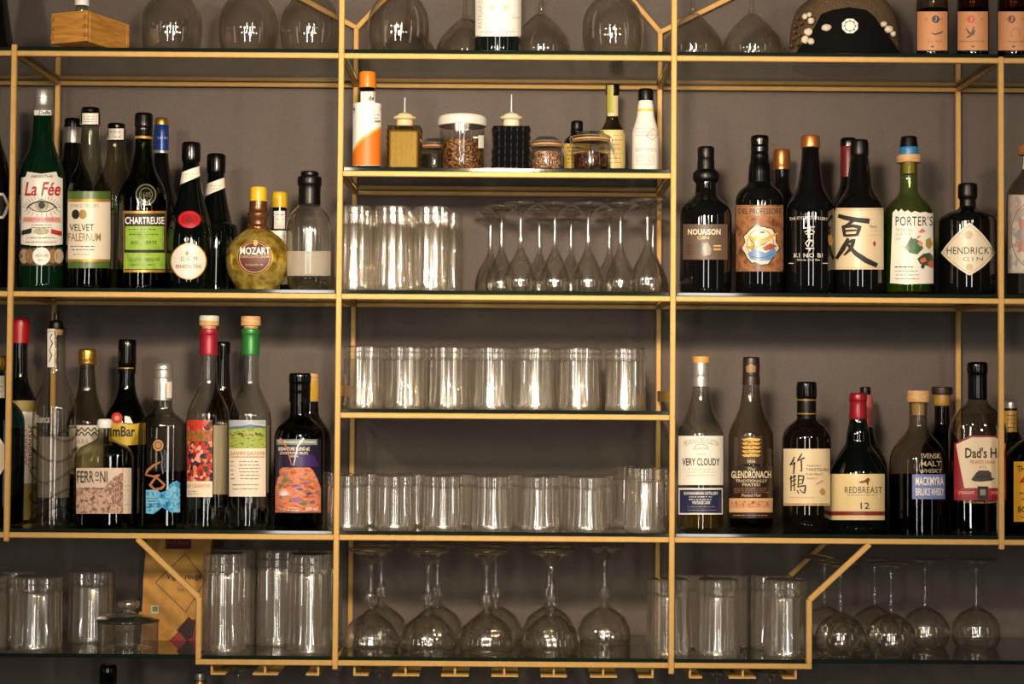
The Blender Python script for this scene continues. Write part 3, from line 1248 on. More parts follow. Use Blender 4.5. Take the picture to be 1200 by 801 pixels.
# clear bottle with green and cream label
FALERNUM = thin('#e3e8d8', '#8c9a7c', ior=1.5)
b = Bottle('liqueur_bottle', 'clear bottle with cream label edged in green, beside the green eye-label bottle', 104.5, 0.06, ZA_,
           [(337, 25), (333, 26), (333, 26), (229, 26), (220, 25), (208, 20.5), (196, 15.5), (182, 12.5), (160, 10.8), (142, 10.2)], FALERNUM, group=UL, punt=0.008)
b.fill(292, solid_glass('#cdb98a', 1.34))
b.part('cap', [(146, 11.3), (134, 11.3), (134, 11.3), (133, 10.8), (128, 10.6), (126.5, 9.5)], PLASTIC)
L = Print(b.where, b.root, 'neck_band', 0.0018)
L.rect(93.8, 132.5, 115.2, 145.5, PAPER)
L.lines(97, 112, 136, 142, 3, GREY, 0.8, 5)
L.done()
L = b.label()
L.rect(79.5, 224, 129.5, 314, col('#4d6b2c'), ny=2)
L.rect(79.5, 233, 129.5, 236.5, GOLDP)
L.rect(79.5, 236.5, 129.5, 303.5, col('#e9dcc6'))
L.rect(79.5, 303.5, 129.5, 306.5, GOLDP)
L.text("JOHN D TAYLOR'S", 82, 116, 238.5, 244.5, col('#9a8b70'), bold=0.01)
L.ell(88.5, 251, 4.5, 5.6, INK)
L.ell(97, 251, 4.5, 5.6, col('#a3842f', rough=0.4))
L.text('VELVET', 81.5, 110, 262.5, 270.5, INK, bold=0.012)
L.text('FALERNUM', 80, 118, 273, 282.5, col('#8f6f38'), bold=0.01)
L.lines(82, 112, 288, 292, 2, INK, 0.9, 4)
L.lines(84, 108, 297.5, 298, 1, GREY, 0.8, 6)
L.done('cream label with green top and bottom bands')

# clear bottle behind, white banded cap
b = Bottle('liqueur_bottle', 'clear bottle with white banded black cap behind two front bottles', 135, 0.165, ZA_,
           [(337, 24), (333, 25), (333, 25), (232, 25), (218, 23), (205, 17), (190, 12), (172, 10), (160, 9.6)], thin('#dcd9c8', '#83806c'), group=UL, punt=0.008)
b.part('cap', [(164, 10.4), (152, 10.4), (151.5, 10), (146, 10), (145, 9)], PLASTIC)
L = Print(b.where, b.root, 'neck_band', 0.0018)
L.rect(125, 150.5, 145, 163.5, PAPER)
L.lines(128, 142, 154, 160, 2, GREY, 0.9, 3)
L.done()
L = b.label()
L.rect(113, 246, 140, 315, col('#b3a283'))
L.rect(114, 250, 139, 252, col('#8f7f60'))
L.done()

# green herbal liqueur
CHART = thin('#6b7650', '#202818', ior=1.5)
b = Bottle('liqueur_bottle', 'dark green herbal liqueur bottle with bright green label and black header', 167, 0.062, ZA_,
           [(337, 27.5), (333, 28.5), (333, 28.5), (236, 28.5), (226, 27), (214, 22.5), (202, 16), (190, 12.5), (176, 10.5), (160, 9.8)], CHART, group=UL, punt=0.008)
b.fill(240, solid_glass('#5f6a22', 1.34))
b.part('capsule', [(162.5, 10.6), (150, 10.2), (149.5, 10.6), (137, 10.6), (135, 10.4), (133, 9)], PLASTIC)
b.part('gold_ring', [(163.5, 10.5), (161.5, 10.7), (160, 10.4)], GOLDP)
L = Print(b.where, b.root, 'glass_seal', 0.0006)
L.ell(171, 228, 12.5, 13, col('#191b12', rough=0.1, spec=0.6))
L.arc(171, 228, 11.5, 12, 0, 360, 1.4, col('#6f7256', rough=0.15))
L.arc(171, 228, 7.5, 8, 0, 360, 1.0, col('#6f7256', rough=0.15))
L.text('1605', 165, 177, 225, 231, col('#6f7256', rough=0.15))
L.done()
L = b.label()
L.rect(144.5, 247, 194.5, 319, GOLDP, ny=2)
L.rect(145.5, 250, 193.5, 316, INK)
L.rect(146.8, 264.8, 192.2, 292.5, pattern('noise', ['#7da433', '#97bd45', '#86ad3a'], 60))
L.rect(145.5, 296, 193.5, 315, pattern('noise', ['#7da433', '#97bd45', '#86ad3a'], 60))
L.text('CHARTREUSE', 146.5, 192.5, 254, 262.5, WHITE, bold=0.03)
L.lines(150, 187, 268, 274, 2, col('#39561a'), 1.0, 8)
L.text('AVE', 153, 162, 282, 286, col('#2f4a15'), bold=0.02)
L.text('VERTE', 168, 184, 282, 286, col('#2f4a15'), bold=0.02)
L.text('LIQUEUR FABRIQUEE', 150, 187, 302, 306.5, col('#39561a'), bold=0.01)
L.lines(152, 184, 309.5, 310, 1, col('#39561a'), 1.0, 5)
L.done('bright green label with a black header')

# black bottle with blue and gold neck behind
b = Bottle('liqueur_bottle', 'black bottle with gold top and blue neck band behind the green label bottle', 188, 0.165, ZA_,
           [(337, 26), (333, 27), (333, 27), (272, 27), (255, 25), (236, 20), (215, 14), (196, 9.8), (180, 8.2), (150, 7.8)], BLACK, group=UL)
b.part('foil', [(178, 8.8), (147, 8.3), (146.5, 7)], col('#22408f', rough=0.3, metal=0.3))
b.part('silver_ring', [(180, 9.0), (177, 9.0), (176.5, 8.4)], SILVER)
b.part('gold_cap', [(149, 8.0), (140, 7.8), (138, 6)], GOLD)
L = Print(b.where, b.root, 'foil_band', 0.0012)
L.rect(180, 160, 196, 163, PAPER)
L.done()


def dom(px, Y, lab, top, dz, front):
    b = Bottle('liqueur_bottle', lab, px, Y, ZA_,
               [(337, 24), (333, 25.5), (333, 25.5), (300, 27), (278, 26.5), (264, 24.5), (248 + dz, 20), (232 + dz, 15.5), (215 + dz, 12), (200 + dz, 10), (186 + dz, 9.2), (178 + dz, 9)],
               BLACKGREEN, group=UL)
    b.part('capsule', [(190 + dz, 10.2), (188 + dz, 10.8), (170 + dz, 11), (167.5 + dz, 10), (167 + dz, 9)], PLASTIC)
    L = b.label('neck_band')
    w = 12
    L.poly([(px - 13, 202.5 + dz), (px + 10.4, 194.5 + dz), (px + 12, 206 + dz), (px - 14, 217 + dz)], PAPER)
    L.lines(px - 7, px + 7, 203.5 + dz, 207 + dz, 2, TAN, 0.9, 4)
    L.done('slanted white paper band')
    return b


b = dom(223, 0.062, 'dark green liqueur bottle with red wax seal and round cream label', 167, 0, True)
L = b.label('wax_seal', 0.0012)
L.ell(222, 257, 13.6, 10.2, col('#a4161d', rough=0.3))
L.arc(222, 257, 11, 8, 0, 360, 1.2, col('#c83038', rough=0.3))
L.ell(222, 257, 5, 4, col('#8a0f16', rough=0.3))
L.done('red wax seal')
L = b.label('round_label')
L.ell(221, 306, 21.5, 21.5, GOLDP)
L.ell(221, 306, 20.2, 20.4, col('#e6dcd0'))
L.text('D.O.M', 212, 231, 300.5, 305.5, col('#7a5a48'), spacing=1.2)
L.text('BENEDICTINE', 206, 236, 310, 314, col('#7a5a48'), bold=0.01)
L.ell(219, 296.5, 1.8, 2.6, col('#b6813a'))
L.done('round cream label')
dom(252.5, 0.15, 'second dark green liqueur bottle, with slanted white neck band, behind the red-sealed one', 181, 13.5, False)

# round golden liqueur flask
GOLDFOIL = pattern('noise', ['#5f4a12', '#a88a2e', '#d9c163', '#8c6f1e'], 45, rough=0.22, detail=4)
GOLDFOIL.node_tree.nodes['Principled BSDF'].inputs['Metallic'].default_value = 0.65
b = Bottle('liqueur_flask', 'round golden flask with yellow cap and brown disc label', 302, 0.06, ZA_,
           [(338, 24), (335, 26), (329, 30), (316, 35.5), (303, 37), (290, 34.5), (279, 27), (272, 18), (268, 13), (264, 11.5)], GOLDFOIL, group=UL, dy=0.72)
b.part('neck', [(269, 13), (266, 13), (264, 11), (259, 11), (257, 11.5), (253, 12.3), (250, 12.3), (248, 10.6), (236, 10.3)], col('#6a4326', rough=0.25, metal=0.5))
b.part('cap', [(236.5, 10), (236, 10.2), (221, 9.6), (219.5, 8.6), (219, 7)], col('#d8b11c', rough=0.4), fl=(24, 0.012))
L = b.label('disc_label', 0.0008)
L.ell(298.5, 301.5, 21, 20.5, GOLDP)
L.ell(298.5, 301.5, 19.8, 19.2, col('#5c2a1c', rough=0.5))
L.arc(298.5, 301.5, 18, 17.5, 0, 360, 0.8, TAN)
L.text('MOZART', 281.5, 316.5, 289.5, 298, WHITE, bold=0.03, arc=0)
L.text('CHOCOLATE CREAM', 281.5, 315, 299, 302, TAN, bold=0.01)
L.ell(299.5, 284.5, 2.6, 3.4, col('#d9b277'))
L.text('LIQUEUR', 288, 309, 309, 311.5, TAN)
L.done('brown disc label with white lettering')

# bitters with yellow cap behind
b = Bottle('bitters_bottle', 'small white-wrapped bottle with yellow cap behind the golden flask', 327, 0.15, ZA_,
           [(337, 15), (334, 15.5), (334, 15.5), (272, 15.5), (269, 14), (266, 9.5), (262, 8.3), (242, 8)], BLACKBROWN, group=UL)
b.part('cap', [(243.5, 9.2), (227, 8.8), (225, 7)], col('#d8b11c', rough=0.4), fl=(22, 0.012))
L = b.label('paper_wrap')
L.rect(311.6, 270, 342.4, 333, PAPER, ny=6)
L.lines(316, 340, 276, 320, 8, GREY, 1.0, 4)
L.done()
L = b.label('neck_label')
L.rect(321, 247, 334, 268, PAPER)
L.lines(324, 333, 251, 256, 2, GREY, 1, 3)
L.done()

# clear apothecary bottle, black stopper
b = Bottle('spirit_bottle', 'clear short bottle with black stopper beside the left centre post', 362, 0.062, ZA_,
           [(336, 22), (333, 24.5), (324, 26), (322, 26.5), (312, 26.8), (270, 26.8), (261, 25.5), (252, 22), (246, 17.5), (242, 13.5), (239, 12.5), (236, 12.3)],
           thin('#f4f3ee', '#b4b3a8', boost=2.4, haze=0.03, sheen=0.04, sheen_rough=0.15), group=UL, punt=0.012)
b.part('base_glass', [(335.5, 23), (334, 24), (325, 25.2), (323, 20), (322.5, 4)], solid_glass('#d8d6b4', 1.45))
b.part('stopper', [(241, 12.6), (239, 13), (218, 13), (217, 14), (208, 14), (207, 12.6), (206.5, 10.6), (202, 10.4), (201, 9)], MATTE)
L = b.label()
L.rect(336.5, 294, 387.5, 323, thin('#cfcabf', '#cfcabf', haze=0.55), ny=2)
L.lines(340, 384, 297, 319, 7, col('#b9b1a3'), 0.7, 5)
L.done('pale translucent label with fine lines')

# ------------------------------------------------------------------ bottles, lower left bay
TEAL = thin('#2f8f92', '#0c4146', ior=1.5)
b = Bottle('spirit_bottle', 'teal blue bottle cut off by the left picture edge', -8, 0.06, ZB_,
           [(616, 34), (612, 35.5), (612, 35.5), (500, 35.5), (487, 34), (476, 28), (469, 19), (462, 14), (450, 12.5), (430, 12)], TEAL, group=LL, punt=0.01)
b.fill(500, thin('#3f9ca0', '#125c60', haze=0.2, haze_col='#127078'))
b.part('cap', [(434, 12.5), (432, 16), (419, 16), (416.5, 14)], GOLD)
L = b.label('neck_label')
L.rect(-20, 440, 5.5, 466, CREAM)
L.lines(-18, 4, 446, 458, 3, GREY, 1, 3)
L.done()
L = b.label()
L.poly([(-40, 513), (0, 513), (5, 521), (5, 548), (0, 556), (-40, 556)], CREAM)
L.poly([(-38, 516), (-1, 516), (3, 523), (3, 546), (-1, 553), (-38, 553)], col('#d8c79c'))
L.done()

b = Bottle('amaro_bottle', 'dark bottle with red cap and vertical red lettering on its gold label', 22, 0.145, ZB_,
           [(612, 21), (609, 22), (609, 22), (480, 22), (468, 20), (456, 14), (444, 10), (430, 8.8), (400, 8.6)], BLACK, group=LL)
b.part('cap', [(402, 10.6), (376, 10.2), (373, 9), (372.5, 7)], col('#b3141d', rough=0.3))
L = Print(b.where, b.root, 'cap_mark', 0.0022)
L.ell(23.5, 387, 3.6, 9, PAPER)
L.ell(23.5, 387, 2.2, 6, RED)
L.done()
L = b.label()
L.rect(0.5, 469, 43.5, 609, col('#a08a45', rough=0.5), ny=2)
L.rect(2, 482, 42.5, 566, PAPER)
L.text('AMARO', 28.6, 32, 503, 545, RED, turn=True)
L.text('ORIGINALE', 33.2, 38.6, 497, 549, RED, bold=0.02, turn=True)
L.done('gold label with a white panel')

# wavy clear grappa bottle
SPIRIT = solid_glass('#f3f3ee', 1.34)
b = Bottle('grappa_bottle', 'tall clear bottle with wavy relief body and black pourer', 64, 0.058, ZB_,
           [(617, 24), (613, 25.5), (613, 25.5), (482, 25.5), (470, 23.5), (458, 19), (446, 14.5), (434, 12), (420, 11.3), (392, 11), (390, 11), (389, 11.8), (384, 11.8), (383.5, 11)],
           CLEAR, group=LL, punt=0.010)
b.part('pourer', [(386, 9), (383, 8.5), (377, 7.5), (375.5, 6), (375, 3.4), (367, 2.6), (366.5, 1.5)], MATTE)
b.part('cork', [(392, 7.5), (384.2, 7.8), (384, 5)], CORK)
for k, y in enumerate((508, 532, 556, 580, 600)):
    pts = []
    zc = b.z(y)
    for i in range(49):
        a = 2 * PI * i / 48
        rr = b.R(zc) + 0.0004
        pts.append((rr * math.cos(a), rr * math.sin(a), zc + 0.0105 * math.sin(2 * a + k * 0.9)))
    link('glass_ripple', tube_mesh('glass_ripple', pts, 0.0021, 6), thin('#f6f4ee', '#a8a69c', boost=1.6), b.root)
L = b.label('neck_tag')
L.rect(55.5, 385, 63.5, 430, PAPER, ny=5)
L.stroke([(57.5, 424), (60.5, 416), (58, 410), (61.5, 402), (58.5, 396), (61, 391)], [0.8, 1.4, 0.8, 1.4, 0.8, 1.2], INK)
L.done()
L = b.label('engraving')
L.text('Bianca', 40.5, 58, 486, 495, col('#cfc8ba', rough=0.4), shear=0.3)
L.done()
b.part('back_label', [(582, 18), (580, 18.2), (512, 18.2), (511, 17.5)], thin('#d9d0be', '#d9d0be', haze=0.28), cap0=False)

# bottle with gold cap behind
b = Bottle('spirit_bottle', 'bottle with gold screw cap and wavy-line label behind the sepia label bottle', 101, 0.15, ZB_,
           [(616, 22), (613, 23), (613, 23), (500, 23), (488, 21), (474, 15.5), (460, 11.5), (448, 10), (430, 8.6), (424, 8.6)], thin('#c9c5b8', '#6a675c'), group=LL, punt=0.008)
b.fill(560, solid_glass('#d8cfae', 1.34))
b.part('cap', [(427, 10.2), (425, 10.8), (423, 10.2), (421.5, 10.6), (411, 10.4), (409, 9), (408.5, 7)], GOLD)
L = b.label()
L.rect(81, 498, 122, 555, col('#dccfbe'))
for y in (503, 508):
    L.stroke([(90 + i * 1.25, y + 2.1 * math.sin(i * 1.05)) for i in range(22)], 1.5, INK)
L.text('ARA', 90, 104, 514, 520, GREY, spacing=1.2)
L.done()

# sepia label flask
b = Bottle('rum_flask', 'squat clear bottle with small white cap and sepia street-scene label', 122, 0.062, ZB_,
           [(617, 31), (613, 33), (613, 33), (537, 33), (530, 31.5), (523, 26), (518, 16), (514, 9.5), (511, 7.6), (500, 7.2)], thin('#d9d8c6', '#6e6d56'),
           group=LL, n=3.4, dy=0.72, punt=0.009)
b.fill(556, solid_glass('#8a6a3a', 1.34))
b.part('cap', [(501, 8.2), (499, 8.8), (493, 8.4), (491, 7), (490.5, 5)], WHITE)
L = b.label()
L.rect(89.3, 548, 154.2, 601.5, col('#d9c0ac'), ny=2)
L.rect(89.5, 571, 144, 601, pattern('noise', ['#5b3d30', '#a67f68', '#d3b39c', '#7d5a4a'], 160, detail=5))
L.poly([(122, 571), (131, 561), (137, 556), (144, 553.5), (144, 590), (134, 592), (126, 588)], pattern('cells', ['#a98672', '#c9a792', '#8a6857'], 260))
for i in range(4):
    for j in range(4):
        L.rect(132 + i * 3, 563 + j * 6.5 + (3 - i) * 1.2, 133.2 + i * 3, 567 + j * 6.5 + (3 - i) * 1.2, col('#6f5143'))
L.text('FERR', 90.3, 110, 551.5, 565, INK, bold=0.004)
L.text('o', 111.5, 116, 552, 558.5, INK)
L.text('NI', 117.5, 126, 551.5, 565, INK, bold=0.004)
L.rect(112, 561.5, 116, 562.6, INK)
L.text("Jude's Amuet", 92, 123, 569.5, 574.5, col('#7c5b48'), shear=0.3)
L.rect(144.6, 548, 154.2, 601.5, col('#e2cfbd'))
L.lines(146, 153, 552, 596, 9, GREY, 0.8, 5)
L.done('sepia street-scene label')

# bottle with yellow label behind
b = Bottle('liqueur_bottle', 'bottle with black capped neck, yellow label and red seal behind the sepia label flask', 147.5, 0.152, ZB_,
           [(616, 25), (613, 26), (613, 26), (502, 26), (490, 24.5), (478, 19), (468, 14), (458, 10.8), (446, 9.4), (430, 9)], thin('#4d5a44', '#161c14'), group=LL)
b.fill(520, solid_glass('#1f6a3c', 1.34))
b.part('capsule', [(438, 10.4), (430, 10.2), (429.6, 10.5), (399, 10.2), (397.5, 9)], PLASTIC)
L = Print(b.where, b.root, 'gold_lettering', 0.0016)
L.rect(139, 423, 156, 428.5, INK)
L.text('UPIRO', 139.5, 156.5, 423.5, 428, GOLDP, bold=0.02)
L.rect(138.5, 430.5, 156.5, 431.6, GOLDP)
L.done()
L = b.label()
L.poly([(128, 492), (150, 497), (171, 495), (171, 520), (150, 521.5), (128, 517)], col('#d3b12c', rough=0.5))
L.text('ImBar', 129, 158.5, 499, 511.5, INK, bold=0.05)
L.ell(137, 489.5, 6.5, 6.5, col('#c5413e'))
L.ell(137, 489.5, 3, 3, col('#e79a8e'))
L.poly([(146, 487), (152, 488), (156, 496), (146, 495)], PAPER)
L.done('yellow label with black lettering')

# square bottle with blue print
b = Bottle('gin_bottle', 'square-shouldered clear bottle with silver cap, orange script and blue print', 190, 0.058, ZB_,
           [(618, 25.5), (614, 27), (614, 27), (502, 26.5), (495, 25), (489, 20), (484, 13.5), (479, 10.6), (472, 10.2), (464, 10)], thin('#cfcdc4', '#77756c'),
           group=LL, n=4.2, dy=0.8, punt=0.008)
b.fill(552, solid_glass('#8e9698', 1.34))
b.part('cap', [(468.5, 11.4), (444, 11.2), (443.5, 10.9), (442, 11.1), (434, 10.9), (433.6, 10.6), (432, 10.9), (428, 10.4), (425.5, 9)], SILVER)
L = Print(b.where, b.root, 'cap_print', 0.0018)
L.rect(183, 447, 202, 466, col('#d9d2c4', rough=0.4))
L.lines(186, 200, 449, 463, 5, TAN, 1.0, 4)
L.done()
L = b.label('printed_art')
L.poly([(171, 574), (184, 573), (188, 577), (196, 574), (199, 567), (207, 563), (211, 566), (211, 600), (200, 600), (190, 594), (180, 602), (171, 601)],
       pattern('noise', ['#0e4f86', '#2f8fc4', '#7cc0dc', '#1a6aa3'], 120, detail=4))
L.ell(185.5, 521.5, 6.2, 6.6, col('#b57d3c'))
L.arc(185.5, 521.5, 3.6, 4, 0, 360, 1.0, INK)
L.stroke([(188, 541), (180, 545), (173, 551), (171, 556), (180, 558), (187, 556), (181, 561), (176, 568), (181, 573), (189, 572), (193, 568), (188, 563), (183, 559)],
         [2, 2.6, 3, 2, 2.4, 2, 2.6, 3, 2.6, 3, 3, 2.4, 1.5], col('#a2602a'))
L.stroke([(191, 555), (189.5, 545), (190.5, 536), (188.5, 528)], [1.2, 1.6, 1.4, 1.0], col('#5c6479'))
L.text('Deroter', 190.5, 194.5, 526, 552, col('#5c6479'), turn=True)
L.lines(172, 186, 583, 593, 4, col('#0b3b66'), 0.9, 4)
L.done('blue and orange print on the glass')


def agricole(px, lab, foil, pic):
    b = Bottle('rum_bottle', lab, px, 0.058, ZB_,
               [(618, 24), (614, 25.4), (614, 25.4), (496, 25.4), (486, 24.6), (476, 22), (466, 17.5), (457, 13), (447, 10.6), (432, 9.8), (414, 9.6), (392, 9.6), (390, 9.6), (389, 10.4), (384, 10.4), (383.5, 9.6)],
               CLEAR, group=LL, punt=0.014)
    b.part('foil', [(416, 10.6), (414, 10.8), (393, 10.4), (391, 11), (386, 11), (385, 10)], foil)
    b.part('stopper', [(385, 8.6), (381.5, 8.8), (381.5, 11.4), (381, 11.6), (371.5, 11.4), (370.5, 10.6)], CORK)
    b.fill(594, SPIRIT)
    return b


b = agricole(243.5, 'tall clear bottle with wooden stopper, red neck foil and red flowered label', col('#9c1f33', rough=0.35, metal=0.3), 0)
b.part('stopper_disc', [(381.5, 11.5), (376, 11.6), (370.2, 11.2), (369.8, 8)], col('#c8cdb8', rough=0.5))
L = b.label()
L.rect(219, 492, 249, 582, col('#eddcc3'), ny=2)
L.rect(219, 492, 249, 563.5, pattern('cells', ['#8e1f1c', '#c5452f', '#2c2233', '#d98a5a', '#5c2434', '#e2a79a', '#3d3a22', '#b5302a'], 190))
L.poly([(219, 492), (246, 492), (241, 499), (231, 504), (219, 505)], col('#c23a22'))
L.rect(219, 504, 249, 517, pattern('noise', ['#a33a22', '#6b6a2c', '#c75a30', '#35421d'], 170, detail=4))
L.text('LA CASANOVA', 219.5, 246.5, 566.5, 571, col('#b5763c'), bold=0.01)
L.lines(220, 232, 575, 578, 2, GREY, 0.9, 3)
L.done('label with a picture of red flowers')
L = Print(b.where, b.root, 'back_label', -0.0025)
L.rect(250, 498, 266.5, 579, col('#b5a68c'))
L.done()

b = agricole(292.5, 'tall clear bottle with wooden stopper, green neck foil and meadow label', col('#2c7a35', rough=0.35, metal=0.3), 1)
L = b.label()
L.rect(268.5, 492, 311.5, 581.5, col('#eadccb'), ny=2)
L.rect(268.5, 500, 311.5, 525, pattern('noise', ['#4c6e2c', '#8aa347', '#b0b65c', '#5f8335'], 110, detail=4, stretch=(1, 1, 2.5)))
L.poly([(268.5, 492), (311.5, 492), (311.5, 498), (296, 496.5), (282, 500), (268.5, 501)], col('#a9b4bf'))
L.poly([(268.5, 500), (282, 499), (294, 497), (311.5, 499), (311.5, 501), (290, 501), (268.5, 503)], col('#56718a'))
for k in range(16):
    L.ell(270 + rnd.uniform(0, 40), 507 + rnd.uniform(0, 3), 1.6, 1.0, col(rnd.choice(['#a5603a', '#4a5a22', '#b2884f'])), 8)
L.text('SAVIN SAVOIE', 269.5, 310.5, 528.5, 533, col('#c48a45'), bold=0.01)
L.rect(270, 534.5, 310, 535.2, col('#c48a45'))
L.lines(270, 275, 540, 560, 5, GREY, 0.8, 3)
L.lines(280, 306, 540, 560, 6, GREY, 0.8, 8)
L.lines(271, 305, 567, 572, 2, GREY, 0.8, 11)
L.done('label with a meadow picture above small print')
L = Print(b.where, b.root, 'back_label', -0.0025)
L.rect(312.5, 498, 317, 577, col('#b5a68c'))
L.done()

# dark bottle behind the red foil one
b = Bottle('liqueur_bottle', 'dark narrow bottle standing behind the red-foiled clear bottle', 260, 0.165, ZB_,
           [(616, 22), (613, 23), (613, 23), (500, 23), (480, 18), (462, 11), (440, 8.6), (412, 8)], BLACKBROWN, group=LL)
b.part('cap', [(414, 8.6), (402, 8.4), (400, 7)], PLASTIC)

# black-capped bottle with koi pond label
b = Bottle('gin_bottle', 'black-capped bottle with colourful orange pond label, rightmost of the lower left shelf', 350.5, 0.062, ZB_,
           [(618, 28), (614, 29.2), (614, 29.2), (514, 29.2), (506, 28), (499, 24.5), (493, 18), (489, 13.2), (485, 11.6), (470, 11.2)], thin('#8f8a82', '#2c2926'),
           group=LL, punt=0.008)
b.fill(516, solid_glass('#4d423c', 1.34))
b.part('cap', [(471, 12.4), (459, 12.2), (458.5, 12.5), (449, 12.4), (448.5, 12.8), (439, 12.8), (437, 11.5)], PLASTIC)
L = b.label()
L.rect(322.5, 514, 376, 601, col('#241c33'), ny=2)
L.poly([(322.5, 571), (325, 560), (328, 557), (327, 551), (331, 547.5), (363, 547.5), (367, 551), (366, 557), (372, 561), (376, 571), (376, 600), (322.5, 600)],
       pattern('noise', ['#8e5a3c', '#cf6a48', '#e08a68', '#7a6f5f', '#d4704f'], 70, detail=3, stretch=(1, 1, 2.2)))
L.poly([(341, 546), (352, 530), (368, 533), (374, 547)], col('#3b2560'))
L.rect(324, 514.5, 372, 521, col('#77867a'))
L.text('That Boutique-y Gin Company', 325, 370, 515.6, 519.8, col('#e9e6da'), bold=0.012)
L.text('SIGNATURE BLEND #2', 326, 363, 523.5, 528, PAPER, bold=0.025)
L.text('COUNTRYSIDE FRUITS', 328, 361, 529, 532.2, PAPER, bold=0.012)
L.text('GIN', 340, 349, 533, 535.5, PAPER)
L.stroke([(328, 513), (336, 524), (342, 545)], [2.0, 1.6, 0.8], col('#d0795c'))
L.stroke([(356, 513), (349, 522), (344, 545)], [2.4, 2.0, 1.0], col('#cfd3de'))
for x, y, c in ((345, 569, '#7b4a8a'), (352, 573, '#6a3f86'), (358, 566, '#8c5a7a'), (335, 562, '#6d7a3a'), (329, 568, '#6d7a3a'), (362, 578, '#5a3f7a'), (346, 585, '#7b5aa0'), (355, 590, '#566a46'), (366, 588, '#5c6a8c')):
    L.ell(x, y, 3.2, 1.7, col(c), 12)
for k in range(9):
    a = math.radians(-170 + k * 20)
    L.stroke([(333, 580), (333 + 7.5 * math.cos(a), 580 + 8 * math.sin(a))], [2.2, 0.5], col('#f0dcd8'))
for k in range(7):
    a = math.radians(-170 + k * 27)
    L.stroke([(347, 587), (347 + 6 * math.cos(a), 587 + 5.5 * math.sin(a))], [1.8, 0.5], col('#8d5fb0'))
L.text('42% vol', 358, 372, 594, 597.8, WHITE, bold=0.02)
L.lines(336, 352, 594.5, 597, 2, PAPER, 0.8, 2)
L.done('dark label with an orange lily pond picture')

b = Bottle('spirit_bottle', 'dark bottle with yellow neck strip hidden behind the pond label bottle', 362, 0.15, ZB_,
           [(616, 25), (613, 26), (613, 26), (518, 26), (505, 23), (494, 16), (486, 11.5), (476, 10.4), (462, 10)], BLACK, group=LL)
b.part('stopper', [(470, 10.6), (440, 10.4), (437.5, 9)], CORK)
L = Print(b.where, b.root, 'neck_strip', 0.0016)
L.rect(364, 449, 371.5, 468, col('#c9a02c'))
L.done()

# ------------------------------------------------------------------ bottles, upper right bay
b = Bottle('gin_bottle', 'black bottle with stepped neck and taupe label, leftmost of the upper right shelf', 827, 0.064, ZA_,
           [(342, 29), (338, 30.3), (338, 30.3), (256, 30.3), (247, 29), (240, 25), (234, 18.5), (229, 13.5), (225, 12.2), (205, 12)], BLACK, group=UR)
b.part('collar', [(214, 12.6), (211, 15), (204, 15.2), (201, 13.5), (199, 11)], MATTE)
b.part('stopper', [(200, 10.4), (186, 9.8), (185.5, 9.5), (183, 9.8), (175, 9.8), (173, 9.2), (172, 8)], MATTE)
L = b.label()
L.rect(800.5, 262.5, 852.5, 304, col('#5d4b3c', rough=0.5))
L.text('NOUAISON', 806, 844.5, 268, 275, col('#e6d9bd'), bold=0.04)
L.text('GIN', 817, 831, 276.2, 280.5, col('#c7a764'), bold=0.02)
L.poly([(824, 300), (819, 293), (817, 285), (823, 290), (826, 284), (828, 291), (833, 300)], col('#2e2a22'))
L.poly([(826, 299), (824, 289), (829, 283), (834, 292), (832, 299)], col('#8f7f72'))
L.rect(836, 287, 845, 289, col('#c7a764'))
L.rect(836, 291, 845, 293, col('#c7a764'))
L.lines(804, 813, 287, 297, 4, col('#3d3128'), 0.9, 4)
L.done('taupe label with cream lettering')

b = Bottle('vermouth_bottle', 'black bottle with ornate brown label and round emblem', 890, 0.062, ZA_,
           [(345, 27), (341, 28.3), (341, 28.3), (238, 28.3), (230, 27), (223, 23), (218, 17), (213, 13.2), (206, 12.6), (196, 12), (186, 10.6)], BLACK, group=UR)
b.part('capsule', [(214, 13.6), (207, 13.2), (196, 12.6), (188, 11), (180, 10.6), (179.5, 10.2), (172, 10.6), (171.5, 10.2), (163, 10.6), (160, 10), (159, 8.5)], PLASTIC)
L = b.label()
L.rect(862.5, 240, 918, 318, pattern('noise', ['#5a3823', '#8a5c3c', '#a4714b', '#6d452c'], 70, detail=5), ny=2)
L.rect(864, 242, 917, 252, col('#9a6c49'))
L.text('DEL PROFESSORE', 865.5, 916, 244, 250.8, INK, bold=0.02)
def scroll(cx, cy, rx, ry, amp, ph):
    return [(cx + (rx + amp * math.sin(7 * t + ph) + amp * 0.6 * math.sin(11 * t)) * math.cos(t),
             cy + (ry + amp * math.sin(6 * t + ph) + amp * 0.5 * math.sin(13 * t)) * math.sin(t)) for t in [2 * PI * k / 44 for k in range(44)]]


L.poly(scroll(891, 287, 21.5, 24, 1.6, 0.4), col('#3c2617'))
L.poly(scroll(891, 287, 20, 22.4, 1.5, 0.4), col('#d9cbb2'))
L.ell(891, 286, 15, 17, col('#e4dac6'))
L.arc(891, 286, 15.5, 17.5, 0, 360, 0.7, col('#6b4a30'))
L.poly([(876, 297), (884, 291), (897, 296), (908, 290), (910, 297), (902, 305), (888, 306), (879, 303)], col('#5f86ba'))
L.stroke([(880, 293), (882, 284), (878, 276), (884, 281), (889, 274), (890, 283), (900, 279), (911, 273)], [2, 4, 2.4, 4, 2.6, 5, 4, 1.5], col('#c9a33f'))
L.stroke([(874, 289), (882, 290), (890, 288), (898, 285)], [1.5, 4, 4, 1.5], col('#b8912f'))
L.poly([(893, 290), (903, 285), (911, 288), (904, 292), (897, 294)], col('#a34a35'))
L.ell(893, 272, 3.4, 1.4, col('#6d6350'))
L.stroke([(879, 280), (884, 286), (881, 294)], [0.8, 1.2, 0.6], col('#5c4420'))
